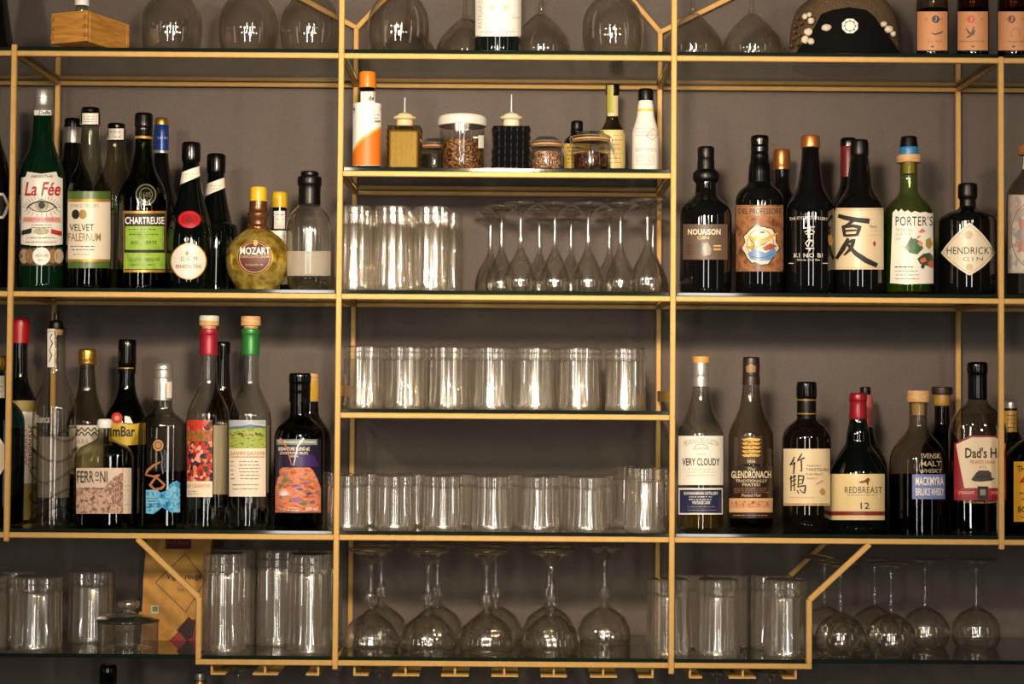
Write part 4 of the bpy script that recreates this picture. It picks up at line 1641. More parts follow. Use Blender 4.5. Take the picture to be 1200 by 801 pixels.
L.stroke([(888, 283), (894, 286), (902, 281)], [0.6, 1.0, 0.6], col('#5c4420'))
L.stroke([(880, 300), (888, 302), (898, 301), (906, 297)], [0.6, 1.0, 1.0, 0.6], col('#2f4f7c'))
L.text('VERMOUTH', 880, 904, 309, 312, col('#5c4420'), arc=-2)
L.done('ornate brown label with a round emblem')

b = Bottle('liqueur_bottle', 'dark bottle with copper cap peeking out behind the ornate brown label bottle', 916, 0.165, ZA_,
           [(345, 25), (341, 26), (341, 26), (262, 26), (246, 23), (232, 16), (222, 10.5), (212, 8.8), (196, 8.6)], BLACK, group=UR)
b.part('cap', [(199, 10.2), (196, 10.4), (195, 10), (178, 9.8), (175.5, 8.6)], COPPER)

b = Bottle('gin_bottle', 'black bottle with copper cap and white lettering printed on the glass', 949.5, 0.062, ZA_,
           [(345, 27), (341, 28.3), (341, 28.3), (252, 28.3), (242, 27), (233, 23), (225, 18), (216, 14.5), (205, 12.8), (190, 11), (172, 9.8)], BLACK, group=UR)
b.part('cap', [(173.5, 11), (172, 11.4), (161, 11), (159.3, 10), (159, 8)], COPPER)
WP = col('#d8d0c0', rough=0.5)
L = b.label('lettering', 0.0005)
L.text('THE KYOTO DISTILLERY', 925, 970, 255, 258.6, WP, arc=2)
L.text('KI NO BI', 930.5, 964, 296.5, 301.5, WP, bold=0.015, spacing=1.15)
L.text('Kyoto Dry Gin', 934, 961, 303, 306, WP, shear=0.2)
L.rect(924, 308, 930, 308.8, WP)
L.rect(964, 308, 970, 308.8, WP)
# three brush characters in a column
for s_ in ([(943, 267), (955, 265.5)], [(949, 264), (949, 272)], [(949, 268), (943, 272)], [(949, 268), (955, 272)], [(944, 274), (954, 274)], [(949, 272.5), (949, 279), (946.5, 278)],
           [(953.5, 281.5), (947, 281), (944, 285), (946.5, 289), (949.5, 281.5), (953.5, 284), (951, 289)],
           [(944, 291), (954, 291)], [(949, 290), (949, 294)]):
    L.stroke(s_, 1.3, col('#b7ada0', rough=0.4))
L.poly([(970.5, 276), (974.5, 274), (976, 280), (975.5, 288), (971.5, 287), (970.5, 282)], col('#8f6a2c', rough=0.4))
L.done('white lettering printed on the black glass')

b = Bottle('spirit_bottle', 'black bottle with dark red neck foil behind the big black character label', 994, 0.165, ZA_,
           [(345, 25), (341, 26), (341, 26), (260, 26), (244, 23), (230, 15), (218, 10), (204, 8.8), (170, 8.4)], BLACK, group=UR)
b.part('foil', [(208, 9.4), (172, 9.0), (171, 8)], col('#6e1420', rough=0.4))
b.part('cap', [(172, 9.4), (164, 9.4), (162, 8)], PLASTIC)

b = Bottle('whisky_bottle', 'black bottle whose cream label carries one large black brush character', 1007, 0.062, ZA_,
           [(345, 28), (341, 29.3), (341, 29.3), (254, 29.3), (244, 28), (235, 24), (227, 18.5), (219, 14.8), (210, 13.6), (196, 11.8), (180, 9.8)], BLACK, group=UR)
b.part('cap', [(183, 10), (181, 10.6), (167, 10.4), (164.5, 9.4), (164, 7)], MATTE)
L = b.label()
L.rect(978.8, 243.5, 1035.5, 315.5, col('#dcc9a6'), ny=2)
L.rect(980, 245.5, 1034.5, 246.2, TAN)
L.rect(980, 312.8, 1034.5, 313.5, TAN)
# brush character: summer
L.stroke([(982, 252.5), (990, 255), (1004, 257.5), (1019, 259)], [4.5, 5.3, 5.6, 6.2], INK)
L.stroke([(1000, 258), (994, 263), (987, 266)], [4.2, 3.6, 2.1], INK)
L.stroke([(988, 264), (990, 277)], [4.2, 3.6], INK)
L.stroke([(988, 265.5), (1000, 264.5), (1007.5, 266), (1004, 276)], [3.6, 3.6, 4.8, 3.4], INK)
L.stroke([(990, 270.5), (1004, 269.5)], 2.3, INK)
L.stroke([(990.5, 276), (1004, 275)], 3.0, INK)
L.stroke([(994, 279), (988, 291), (980, 303)], [3.1, 5.9, 3.4], INK)
L.stroke([(992, 284.5), (1001, 281), (997, 291), (989, 299)], [2.8, 4.2, 4.5, 2.0], INK)
L.stroke([(993, 286), (1003, 297), (1015, 305), (1028, 311)], [2.8, 5.6, 6.4, 5.3], INK)
L.text('Natsu', 1019.5, 1028, 263, 267, GREY)
L.lines(1019.5, 1034, 270, 275, 2, TAN, 0.8, 3)
L.poly([(1023, 284), (1025.5, 282), (1026.5, 286), (1024, 289)], RED)
L.done('cream label with a single black brush character')

# green tinted gin
b = Bottle('gin_bottle', 'pale green glass bottle with floral white label and blue banded stopper', 1065, 0.062, ZA_,
           [(347, 28), (343, 29.3), (343, 29.3), (262, 29.3), (251, 28.3), (243, 25.5), (236, 20), (230, 14), (225, 11), (215, 10.2), (192, 10)],
           thin('#cfe0ac', '#7d9a52', ior=1.5), group=UR, punt=0.01)
b.fill(262, thin('#b9d878', '#7da43a', haze=0.16, haze_col='#a6cc52'), inset=0.95)
b.part('cork', [(204, 7.4), (191, 8), (190, 7)], col('#b08a35', rough=0.5))
b.part('wooden_cap', [(191, 13.6), (190, 14.2), (183, 14.2), (182, 13.6)], CORK)
b.part('blue_band', [(182, 10.8), (173, 10.6), (172.6, 9.6)], col('#2a7ab8', rough=0.4))
b.part('stopper_top', [(172.8, 10.4), (164, 9.6), (160.5, 8.8), (160, 7)], MATTE)
L = b.label()
top = [(1046, 249), (1050, 245), (1053, 248), (1056, 244.5), (1060, 248), (1064, 246), (1068, 249), (1072, 247), (1078, 249), (1084, 248), (1090, 250), (1093.5, 249)]
L.poly(top + [(1094, 332), (1060, 333), (1043, 331.5)], PAPER)
L.text("PORTER'S", 1049.5, 1093, 253, 264.5, INK, bold=0.01, spacing=1.1)
L.text('TROPICAL', 1049.5, 1069, 267.5, 270.8, GREY, spacing=1.15)
L.text('OLD TOM', 1049.5, 1067, 272.8, 276, GREY, spacing=1.15)
L.text('GIN', 1049.5, 1055.5, 278, 281, GREY, spacing=1.15)
for pts, c in (([(1060, 290), (1066, 281), (1072, 279), (1079, 283), (1082, 291), (1075, 298), (1066, 296)], '#3d6b3a'),
               ([(1062, 287), (1068, 277), (1073, 284), (1068, 290)], '#2f5a33'),
               ([(1075, 285), (1078, 281), (1082, 285), (1079, 289)], '#e08f82'),
               ([(1076, 272), (1081, 267), (1085, 271), (1080, 273)], '#dd7f78'), ([(1074, 278), (1078, 275), (1079, 277), (1075, 280)], '#dd7f78'),
               ([(1085, 281), (1090, 278), (1093, 286), (1089, 292), (1085, 288)], '#a98c34'),
               ([(1075, 303), (1082, 297), (1090, 296), (1093.5, 300), (1093.5, 312), (1086, 311), (1078, 309)], '#33512f'),
               ([(1078, 304), (1084, 301), (1086, 306), (1080, 308)], '#d9694f'), ([(1087, 307), (1093, 305), (1093, 314), (1088, 312)], '#c8563f'),
               ([(1080, 309), (1084, 311), (1082, 315), (1079, 313)], '#22331f')):
    L.poly(pts, col(c))
L.lines(1048, 1072, 312, 313, 1, INK, 1.1, 3)
L.lines(1048, 1080, 317, 326, 3, GREY, 0.8, 8)
L.done('white label with leaves and flowers')

# black apothecary bottle with diamond label
b = Bottle('gin_bottle', 'squat black apothecary bottle with cream diamond-shaped label', 1134, 0.070, ZA_,
           [(347, 32), (343, 33.3), (343, 33.3), (262, 33.3), (257, 32.5), (253.5, 30), (250, 24), (247, 16), (244, 10.5), (241, 9.2), (232, 9)], BLACK, group=UR)
b.part('stopper', [(243, 9.4), (233, 9.4), (232, 11), (218, 11), (216, 10.4), (215, 9)], MATTE)
L = b.label('diamond_label')
dia = []
for (x0, y0), (x1, y1), bow in (((1102.5, 296), (1136, 260.5), 2), ((1136, 260.5), (1166.5, 296), 3), ((1166.5, 296), (1136, 322.5), 3), ((1136, 322.5), (1102.5, 296), 2)):
    for k in range(6):
        t = k / 6
        nx, ny = (y1 - y0), -(x1 - x0)
        q = math.hypot(nx, ny)
        w = 4 * t * (1 - t) * bow
        dia.append((x0 + (x1 - x0) * t + nx / q * w, y0 + (y1 - y0) * t + ny / q * w))
L.poly(dia, col('#e6d9c2'))
L.stroke([(1105 + (x - 1134) * 0.90 + 29, 294 + (y - 294) * 0.9) for x, y in dia + dia[:1]], 0.8, TAN)
L.text("HENDRICK'S", 1109.5, 1166, 289, 297.5, INK, bold=0.0, spacing=1.05)
L.text('GIN', 1128, 1152, 301, 305.5, col('#6d5b48'), spacing=1.4)
L.ell(1135, 275, 5, 5, col('#cbb693'))
L.ell(1136, 313, 4.5, 4, col('#cbb693'))
L.done('cream diamond-shaped label')

b = Bottle('gin_bottle', 'clear bottle with patterned pink grey label, cut off by the right picture edge above', 1210, 0.062, ZA_,
           [(349, 28), (345, 30), (345, 30), (232, 30), (222, 28), (212, 22), (204, 15), (198, 12), (192, 11), (182, 10.6)], thin('#d5d3cb', '#85837a'), group=UR, punt=0.008)
b.part('stopper', [(182, 14), (181, 16), (171, 16), (170, 14)], col('#b5793f', rough=0.5))
L = b.label('neck_label')
L.rect(1197.5, 183, 1220, 198, PAPER)
L.lines(1199, 1218, 186, 194, 3, GREY, 0.9, 3)
L.done()
L = b.label()
L.rect(1181, 228, 1237, 320, col('#c9b8a8'), ny=2)
L.rect(1182.5, 230, 1236, 318, pattern('cells', ['#d7c9bc', '#c9a99c', '#b9b0ac', '#dccfc2'], 110))
L.arc(1208, 275, 23, 38, 0, 360, 1.0, GREY)
for k in range(8):
    a = math.radians(k * 45)
    a2 = math.radians(k * 45 + 22.5)
    L.poly([(1208, 275), (1208 + 14 * math.cos(a2), 275 + 18 * math.sin(a2)), (1208 + 22 * math.cos(a), 275 + 30 * math.sin(a)), (1208 + 14 * math.cos(2 * a - a2), 275 + 18 * math.sin(2 * a - a2))], col('#c58f86' if k % 2 else '#a9a3a6'))
L.done('patterned pink and grey label')

# ------------------------------------------------------------------ bottles, lower right bay
b = Bottle('whisky_bottle', 'clear bottle with white label above a navy blue label, leftmost of the lower right shelf', 821, 0.060, ZB_,
           [(622, 26), (618, 27.3), (618, 27.3), (514, 27.3), (506, 26.4), (498, 23.5), (489, 18.5), (480, 14.5), (468, 11.6), (454, 10), (446, 9.6)], CLEAR, group=LR, punt=0.012)
b.fill(596, thin('#d9c27a', '#9a7c2c', haze=0.14, haze_col='#b2923a'))
b.part('capsule', [(452.5, 10.2), (441, 9.8), (440.6, 9.5), (439.6, 9.8), (425, 9.4)], SILVER)
b.part('cap', [(425, 10.2), (419, 10.2), (417.5, 9.4)], col('#cf9a45', rough=0.5))
L = b.label()
L.rect(794.8, 510.5, 847.5, 568, PAPER, ny=2)
L.text('THE UNCHILLFILTERED COLLECTION', 801, 842, 517, 523, GREY, arc=4)
L.arc(821.5, 526, 8.5, 6, 180, 360, 0.7, GREY)
L.text('SIGNATORY', 813, 830, 524, 526.5, GREY)
L.text('VINTAGE', 816, 827, 531, 533, GREY)
L.text('VERY CLOUDY', 799.5, 843.5, 536.5, 545.2, INK, bold=0.03)
L.lines(803, 840, 549, 556, 3, TAN, 0.7, 6)
L.done('white label with black lettering')
L = b.label('lower_label')
L.rect(795, 571.5, 847, 602.5, PAPER)
L.rect(796.5, 573.5, 845.8, 600.8, col('#20284f'))
L.text('BUNNAHABHAIN DISTILLERY', 801.5, 841.5, 575.8, 579.5, PAPER, bold=0.02)
L.lines(806, 837, 581.5, 584.5, 2, PAPER, 0.8, 5)
L.text('VINTAGE 2008', 811, 832, 586.6, 590.4, PAPER, bold=0.02)
L.lines(804, 840, 593, 597, 2, GREY, 0.8, 9)
L.done('navy blue label')

b = Bottle('whisky_bottle', 'clear bottle with gold square and dark brown label beside the white and navy one', 880, 0.060, ZB_,
           [(622, 25), (618, 26.3), (618, 26.3), (514, 26.3), (506, 25.4), (497, 22), (488, 17.5), (478, 13.8), (466, 11.4), (452, 10), (444, 9.6)], thin('#d9d3c6', '#79746a'), group=LR, punt=0.01)
b.fill(606, solid_glass('#7a4a1c', 1.34))
b.part('capsule', [(451, 10.4), (441, 10), (440.5, 9.6), (439.5, 9.8), (420, 9.6), (418, 8.6)], col('#2a1a12', rough=0.4))
L = Print(b.where, b.root, 'capsule_emblem', 0.0014)
L.rect(873, 427, 887, 438, col('#2a1a12'))
L.poly([(874, 429), (880, 426), (886, 429), (885, 436), (875, 436)], col('#8c6a34', rough=0.4))
L.done()
L = b.label('upper_label')
L.rect(866.5, 511, 894, 543.5, col('#3a2413'))
for k in range(5):
    L.poly([(869, 514 + k * 4.6), (880, 512.6 + k * 4.6), (892, 514 + k * 4.6), (889, 516.4 + k * 4.6), (872, 516.6 + k * 4.6)], pattern('noise', ['#8a6524', '#d0a648', '#e8c873'], 300, rough=0.4))
L.text('1826', 876, 885, 538.5, 542, col('#d9b866'), bold=0.02)
L.done('gold crest on a brown square')
L = b.label()
L.rect(854.5, 546, 905.5, 607, col('#261811'), ny=2)
L.text('The', 876, 885, 547.5, 551, col('#d8bb86'), shear=0.2)
L.text('GLENDRONACH', 857, 903.5, 551.5, 560, col('#e3d3ae'), bold=0.03)
L.text('TRADITIONALLY', 862, 899, 561.5, 564.8, col('#d8c39a'), bold=0.012)
L.text('PEATED', 870, 891, 566, 569.2, col('#d8c39a'), bold=0.012)
L.lines(858, 902, 571.5, 576, 3, col('#8a5a34'), 1.0, 5)
L.text('Peated Malt', 869, 892, 578.4, 581.6, col('#d8bb86'), shear=0.2)
L.rect(854.5, 583.5, 905.5, 600, col('#d3a579'))
L.rect(856, 586.5, 904, 594.5, pattern('noise', ['#5c3320', '#b98059', '#d3a579', '#7a4a2e'], 260, detail=4))
L.lines(858, 902, 603, 603.5, 1, col('#a87a4c'), 1.0, 3)
L.done('dark brown label with a picture strip')

b = Bottle('whisky_bottle', 'brown-black round bottle with cream label and two black brush characters', 945, 0.062, ZB_,
           [(622, 27), (618, 28.3), (618, 28.3), (520, 28.3), (511, 27.6), (504, 25), (498, 20), (493, 13.5), (490, 11), (486, 10.6), (462, 10.4)], BLACKBROWN, group=LR)
b.part('neck_wrap', [(490.5, 11.2), (485, 11.2), (466, 11), (465.5, 10)], MATTE)
for y in (468.5, 484.5):
    b.part('gold_ring', [(y + 0.8, 11.1), (y + 0.4, 11.6), (y - 0.4, 11.6), (y - 0.8, 11.1)], GOLDP)
b.part('cap', [(466, 11.4), (464.5, 11.9), (450, 11.7), (447.5, 10.6), (447, 9)], PLASTIC)
L = b.label()
L.rect(918, 525.5, 972.8, 592, col('#e0cba4'), ny=2)
for pts, w in (([(931, 535), (929, 540), (925.5, 545)], [1.2, 2.2, 1]), ([(926, 544.5), (932, 542)], [1, 2]), ([(931, 541), (930, 555)], [2, 1.6]),
               ([(940, 531), (937, 536), (934, 540)], [1.2, 2.0, 0.8]), ([(934, 540), (943, 536)], [1, 2]), ([(939, 539), (939.5, 552), (937, 551)], [1.8, 1.6, 0.8]),
               ([(925, 561), (933, 557)], [1, 1.8]), ([(927, 557), (927, 575)], [1.6, 1.2]), ([(927, 564), (933, 561.5)], 1.2), ([(928, 569), (933, 567)], 1.1), ([(930.5, 556), (931, 575)], [1.6, 1.0]),
               ([(936, 556), (935, 571)], [1.6, 1.2]), ([(936, 557), (942, 557.5), (940.5, 566), (936, 567)], [1.4, 2, 1.4, 1]), ([(936, 562), (941, 561.5)], 1),
               ([(935, 570), (944, 568.5), (943, 577), (939, 576)], [1.4, 1.8, 2.2, 1]), ([(934, 574), (936, 578)], 1.3), ([(937, 573), (939, 575)], 1.2)):
    L.stroke(pts, w, INK)
L.text('PURE MALT', 946, 962, 544.3, 546.4, GREY)
L.text('TAKETSURU', 944.5, 972, 548, 551.4, col('#7d6648'), spacing=1.1)
L.text('PURE MALT', 944.5, 964, 554, 556.6, col('#a08a66'))
L.text('WHISKY', 944.5, 958, 559, 561.4, col('#a08a66'))
L.stroke([(956, 567), (965, 562)], 1.3, col('#d58b7c'))
L.ell(964, 575.5, 3.2, 3.6, col('#b98f3c', rough=0.4), 14)
L.lines(925, 955, 582, 583, 1, TAN, 0.8, 4)
L.rect(919, 589.6, 972, 590.4, GOLDP)
L.done('cream label with brush characters')

b = Bottle('whiskey_bottle', 'dark green pot-bellied bottle with red capsule and cream bird label', 1005.5, 0.068, ZB_,
           [(622, 31), (618, 32.6), (615, 33), (615, 33), (562, 33), (550, 31.5), (540, 27.5), (530, 21.5), (522, 16), (516, 14), (508, 13.2), (500, 11.6), (492, 10), (486, 9.6)], BLACKGREEN, group=LR)
b.part('capsule', [(490.5, 10.4), (488, 10.6), (470, 9.8), (469, 10.4), (463, 10.2), (460.5, 9), (460, 7)], col('#8f1626', rough=0.25, metal=0.2))
L = b.label()
L.rect(973.8, 555, 1036.8, 609, col('#dfc894'), ny=2)
L.poly([(1006, 564.5), (1013, 562.5), (1017, 559.5), (1020, 561), (1018.5, 563.5), (1017, 569), (1015, 565), (1009, 566)], col('#7e3a24'))
L.text('REDBREAST', 990, 1034, 570, 577.5, col('#4a3222'), bold=0.005, spacing=1.05)
L.lines(992, 1030, 579.5, 580, 1, GREY, 0.8, 3)
L.text('12', 1008.5, 1019, 588.5, 596, INK, bold=0.01)
L.rect(973.8, 598.8, 1036.8, 603.5, col('#7f2a22'))
L.lines(985, 1025, 605.5, 606, 1, TAN, 0.7, 5)
L.done('cream label with a small red bird')

b = Bottle('spirit_bottle', 'dark bottle with pink neck foil showing right behind the red-capsuled bottle', 1014, 0.165, ZB_,
           [(622, 24), (618, 25), (618, 25), (545, 25), (530, 20), (515, 12), (500, 8.6), (470, 7.8)], BLACK, group=LR)
b.part('foil', [(500, 9), (463, 8.0), (462, 7)], col('#b0574f', rough=0.4))
b.part('cap', [(464, 6.2), (454, 6.0), (453, 5)], MATTE)
b = Bottle('whisky_bottle', 'clear round bottle with cork stopper and pale blue label', 1076, 0.068, ZB_,
           [(626, 31), (622, 33), (622, 33), (545, 33), (535, 32), (526, 29), (517, 23), (509, 16), (503, 12.2), (496, 10.6), (476, 10.2), (474, 10.2), (473, 11), (470.5, 11), (470, 10)],
           thin('#dcd8cb', '#7d796c'), group=LR, punt=0.014)
b.fill(556, solid_glass('#4a2f14', 1.34))
b.part('cork', [(486, 7.6), (471, 8.2), (470.6, 7)], col('#c9a26a', rough=0.7))
b.part('stopper', [(471, 12.6), (469.5, 13.2), (459, 13.2), (457.5, 12.2)], CORK)
L = b.label()
L.rect(1069, 555.5, 1107.5, 584.5, col('#6f7bb4'))
L.text('MACKMYRA', 1073, 1106, 558.5, 568.5, PAPER, bold=0.03)
L.text('BRUKS', 1073, 1090, 571.5, 580.5, PAPER, bold=0.03)
L.text('WHISKY', 1091, 1106, 571.5, 580.5, PAPER, bold=0.03)
L.done('pale blue label with white lettering')
L = Print(b.where, b.root, 'engraved_lettering', 0.0006)
L.text('SVENSK', 1079, 1102, 531, 537, col('#a99a78', rough=0.4), bold=0.015)
L.text('MALT', 1079, 1103, 540, 546, col('#a99a78', rough=0.4), bold=0.015)
L.text('WHISKY', 1077, 1104, 549, 554, col('#a99a78', rough=0.4), bold=0.015)
L.done()

b = Bottle('whisky_bottle', 'dark bottle with black-topped gold cork behind the pale blue label bottle', 1104, 0.172, ZB_,
           [(626, 25), (622, 26), (622, 26), (540, 26), (522, 22), (508, 14), (498, 9.6), (486, 8.8), (472, 8.8)], thin('#6a665c', '#25231f'), group=LR)
b.part('cork', [(476, 8), (474, 9.4), (462, 9.6)], col('#a8802f', rough=0.4))
b.part('stopper', [(462, 11.6), (461, 12), (454, 12), (453, 11)], col('#2a1a14', rough=0.5))

# flask with trapezoid label
b = Bottle('rye_flask', 'clear flask with black cap and cream label showing a felt hat', 1145.5, 0.058, ZB_,
           [(626, 30), (622, 32), (622, 32), (512, 33), (500, 32), (490, 28.5), (481, 22), (474, 14), (470, 11.6), (466, 10.6), (456, 10.4)],
           thin('#d5d0c4', '#6e6a60', boost=1.8), group=LR, n=3.0, dy=0.62, punt=0.014)
b.fill(584, solid_glass('#5a2c10', 1.34))
b.part('cap', [(468, 10.8), (466, 11.2), (440, 11.0), (436, 11.8), (428, 11.8), (425, 11), (424, 9)], PLASTIC)
for k in range(11):
    x = -0.038 + k * 0.0076
    zt = b.z(505)
    p0 = b.where(1145.5 + (k - 5) * 5.2, 506, 0.0002)
    p1 = b.where(1145.5 + (k - 5) * 3.4, 484, 0.0002)
    link('glass_facet', tube_mesh('glass_facet', [p0, ((p0[0] + p1[0]) / 2, (p0[1] + p1[1]) / 2 - 0.0012, (p0[2] + p1[2]) / 2), p1], 0.0018, 6),
         thin('#f6f2ea', '#bdb8ae', boost=2.0), b.root)
L = b.label()
L.poly([(1118, 519), (1137, 519), (1137, 510), (1168, 510), (1168, 519), (1179, 519), (1179, 586), (1118, 586)], col('#8e1420'))
L.poly([(1120, 520.5), (1139, 520.5), (1139, 512), (1166, 512), (1166, 520.5), (1178.5, 520.5), (1169, 571.5), (1130, 571.5)], col('#e3cfae'))
L.text("Dad's Hat", 1131, 1177.5, 524, 536.5, INK, bold=0.04)
L.text('PENNSYLVANIA', 1137, 1166, 539, 543.4, col('#b5482f'), bold=0.012)
L.text('RYE', 1148, 1156, 545.5, 548.5, GREY)
L.poly([(1138, 561.5), (1143, 560), (1143.5, 554), (1147, 551), (1158, 550.8), (1161.5, 553.5), (1162, 559.5), (1166, 560), (1162, 563), (1150, 564), (1141, 563.6)], col('#3a332d'))
L.stroke([(1143.6, 558.5), (1162, 558)], 1.5, col('#221d19'))
L.rect(1118, 572.5, 1179, 581.5, col('#a01a26'))
L.rect(1145.5, 569.5, 1158, 584.5, INK)
L.rect(1148.5, 573, 1155, 580, col('#8f8474'))
L.text('STRAIGHT', 1123, 1142, 575.2, 578.6, col('#e5b9a8'), bold=0.02)
L.text('WHISKEY', 1161, 1177, 575.2, 578.6, col('#e5b9a8'), bold=0.02)
L.text('PENNSYLVANIA STRAIGHT', 1129, 1170, 586, 588.8, col('#b5985e'), arc=-1)
L.done('cream label with a dark felt hat on a red ground')

b = Bottle('spirit_bottle', 'small bottle with yellow neck label behind the right brass post', 1184, 0.155, ZB_,
           [(626, 20), (622, 21), (622, 21), (535, 21), (522, 18.5), (512, 13), (504, 9.6), (492, 8.6), (478, 8)], BLACKBROWN, group=LR)
b.part('cap', [(480, 7), (471, 6.8), (470, 5.5)], SILVER)
L = b.label('neck_label')
L.rect(1176.5, 481, 1192, 506, col('#c99a35'))
L.lines(1180, 1190, 486, 500, 4, INK, 1.0, 3)
L.done()

b = Bottle('bourbon_bottle', 'round-shouldered bottle with yellow label, cut off by the right picture edge below', 1214, 0.066, ZB_,
           [(630, 35), (626, 36.5), (626, 36.5), (548, 36.5), (536, 35), (526, 30), (519, 22), (514, 14), (508, 11), (490, 10)], thin('#9a7a4c', '#3a2712'), group=LR, punt=0.01)
b.fill(545, solid_glass('#7a3c10', 1.34))
b.part('cap', [(494, 11), (470, 11), (468, 9)], PLASTIC)
L = b.label()
L.rect(1188, 540.5, 1240, 611, col('#d9a32e'), ny=2)
L.text('THE', 1192, 1205, 545.5, 552.5, INK, bold=0.03)
L.text('4', 1195, 1204, 556.5, 569, col('#b3291f'), bold=0.06)
L.text('RO', 1206, 1222, 556.5, 569, col('#b3291f'), bold=0.06)
L.text('SES', 1224, 1238, 556.5, 569, col('#b3291f'), bold=0.06)
L.text('BOURBON', 1193, 1230, 593, 600, INK, bold=0.03)
L.lines(1194, 1230, 577, 584, 2, INK, 1.2, 3)
L.lines(1195, 1230, 605, 606, 1, INK, 1.0, 3)
L.done('yellow label')

# ------------------------------------------------------------------ centre shelf: bitters, decanters, jars
ZC_ = TOP['C1']
b = Bottle('bitters_bottle', 'white and orange paper-wrapped bitters bottle with orange cap', 430, 0.055, ZC_,
           [(197, 15.5), (195, 16.2), (195, 16.2), (127, 16.2), (124.5, 14), (123, 10), (121, 9.2), (100, 9)], BLACKBROWN, group=CTR)
b.part('cap', [(103.5, 9.6), (102.5, 10), (87, 9.7), (84.8, 8.8), (84.3, 7)], col('#e07f1c', rough=0.35), fl=(28, 0.01))
L = b.label('paper_wrap', 0.0006)
L.rect(413.5, 125, 446.5, 194, WHITE, ny=5)
L.poly([(413.6, 177), (418, 168), (425, 160), (434, 154.5), (446.4, 148), (446.4, 193.5), (413.6, 193.5)], col('#e2731a', rough=0.5))
L.poly([(413.6, 177), (418, 168), (425, 160), (434, 154.5), (446.4, 148), (446.4, 151), (434, 158), (425, 164), (418, 172), (413.6, 181)], col('#efa637', rough=0.5))
L.rect(439, 141, 446, 143.5, GREY)
L.lines(438, 445, 134, 138, 2, GREY, 0.9, 2)
L.done('white paper wrap with an orange lower half')
V_, F_ = lathe([(16.4 * b.s, b.z(128)), (17.2 * b.s, b.z(122.5)), (16.6 * b.s, b.z(122.6)), (15.9 * b.s, b.z(128))], 28, cap0=False, cap1=False)
link('paper_collar', mesh_from('paper_collar', V_, F_), WHITE, b.root)
L = b.label('neck_label')
L.rect(422.5, 107, 439.5, 121.5, PAPER)
L.text('de', 432, 438.5, 112, 117.5, INK, bold=0.02)
L.done()


def decanter(px, half, ytop, spout_top, lab, liquid_mat, cap_mat, glass):
    Y = 0.058
    s = S(Y)
    X = U(px, 170, Y)[0]
    root = empty('bitters_decanter', (X, Y, ZC_), lab, 'decanter', CTR)
    zf = lambda y: U(px, y, Y)[1] - ZC_
    H = zf(ytop)
    hw = half * s
    # studded square body: every face a grid of pyramids
    n = 6
    V, Fc = [], []
    corners = [(-1, -1), (1, -1), (1, 1), (-1, 1)]
    for k in range(4):
        ax, ay = corners[k]
        bx, by = corners[(k + 1) % 4]
        nx, ny = (ay + by) / 2, (ax + bx) / 2
        outx, outy = (ax + bx) / 2, (ay + by) / 2
        for i in range(n):
            for j in range(n):
                q = []
                for u, v in ((i, j), (i + 1, j), (i + 1, j + 1), (i, j + 1)):
                    q.append(((ax + (bx - ax) * u / n) * hw * 0.95, (ay + (by - ay) * u / n) * hw * 0.95, 0.001 + (H - 0.001) * v / n))
                c = [sum(p[t] for p in q) / 4 for t in range(3)]
                c[0] += outx * hw * 0.10
                c[1] += outy * hw * 0.10
                o = len(V)
                V += q + [tuple(c)]
                Fc += [(o, o + 1, o + 4), (o + 1, o + 2, o + 4), (o + 2, o + 3, o + 4), (o + 3, o, o + 4)]
    o = len(V)
    e = hw * 0.95
    V += [(-e, -e, H), (e, -e, H), (e, e, H), (-e, e, H), (-e, -e, 0.001), (e, -e, 0.001), (e, e, 0.001), (-e, e, 0.001)]
    Fc += [(o, o + 1, o + 2, o + 3), (o + 7, o + 6, o + 5, o + 4)]
    link('studded_body', mesh_from('studded_body', V, Fc, smooth=False), glass, root)
    bm_ = bmesh.new()
    box_bm(bm_, (0, 0, H * 0.47), (hw * 1.72, hw * 1.72, H * 0.86))
    bevel(bm_, 0.003, 2)
    link('liquid', bm_mesh('liquid', bm_), liquid_mat, root)

    def prt(nm, prof, mat):
        V, Fc = lathe(curve_pts([(r * s, zf(y)) for y, r in prof]), 28)
        return link(nm, mesh_from(nm, V, Fc), mat, root)
    prt('neck', [(ytop, 11), (ytop - 1, 10), (141.5, 9.6), (141, 9)], cap_mat)
    prt('drip_ring', [(141.5, 9), (140, 12.5), (138, 13.4), (137, 12.6), (136.5, 9)], cap_mat)
    prt('dasher_top', [(137.5, 9), (135, 9), (133.5, 7), (132.6, 4), (131.5, 2.4), (131, 1.6)], cap_mat)
    prt('spout', [(132, 1.6), (spout_top + 6, 1.25), (spout_top, 1.0)], SILVER)


STUD = thin('#f4f0e4', '#d6cfba', boost=1.6, sheen=0.05, sheen_rough=0.3)
decanter(474, 20, 149.5, 114.5, 'square studded glass decanter of yellow bitters with pale spout', col('#80660e', rough=0.35), col('#d6c094', rough=0.5), thin('#f2e6b4', '#cdbb74', boost=1.3, sheen=0.04, sheen_rough=0.3))
decanter(599, 22, 150.5, 110.5, 'square studded glass decanter of black bitters with pale spout', col('#0b0908', rough=0.6, spec=0.1), col('#d6c9ae', rough=0.5), thin('#8c8a88', '#5a5856', boost=1.3, sheen=0.04, sheen_rough=0.3))


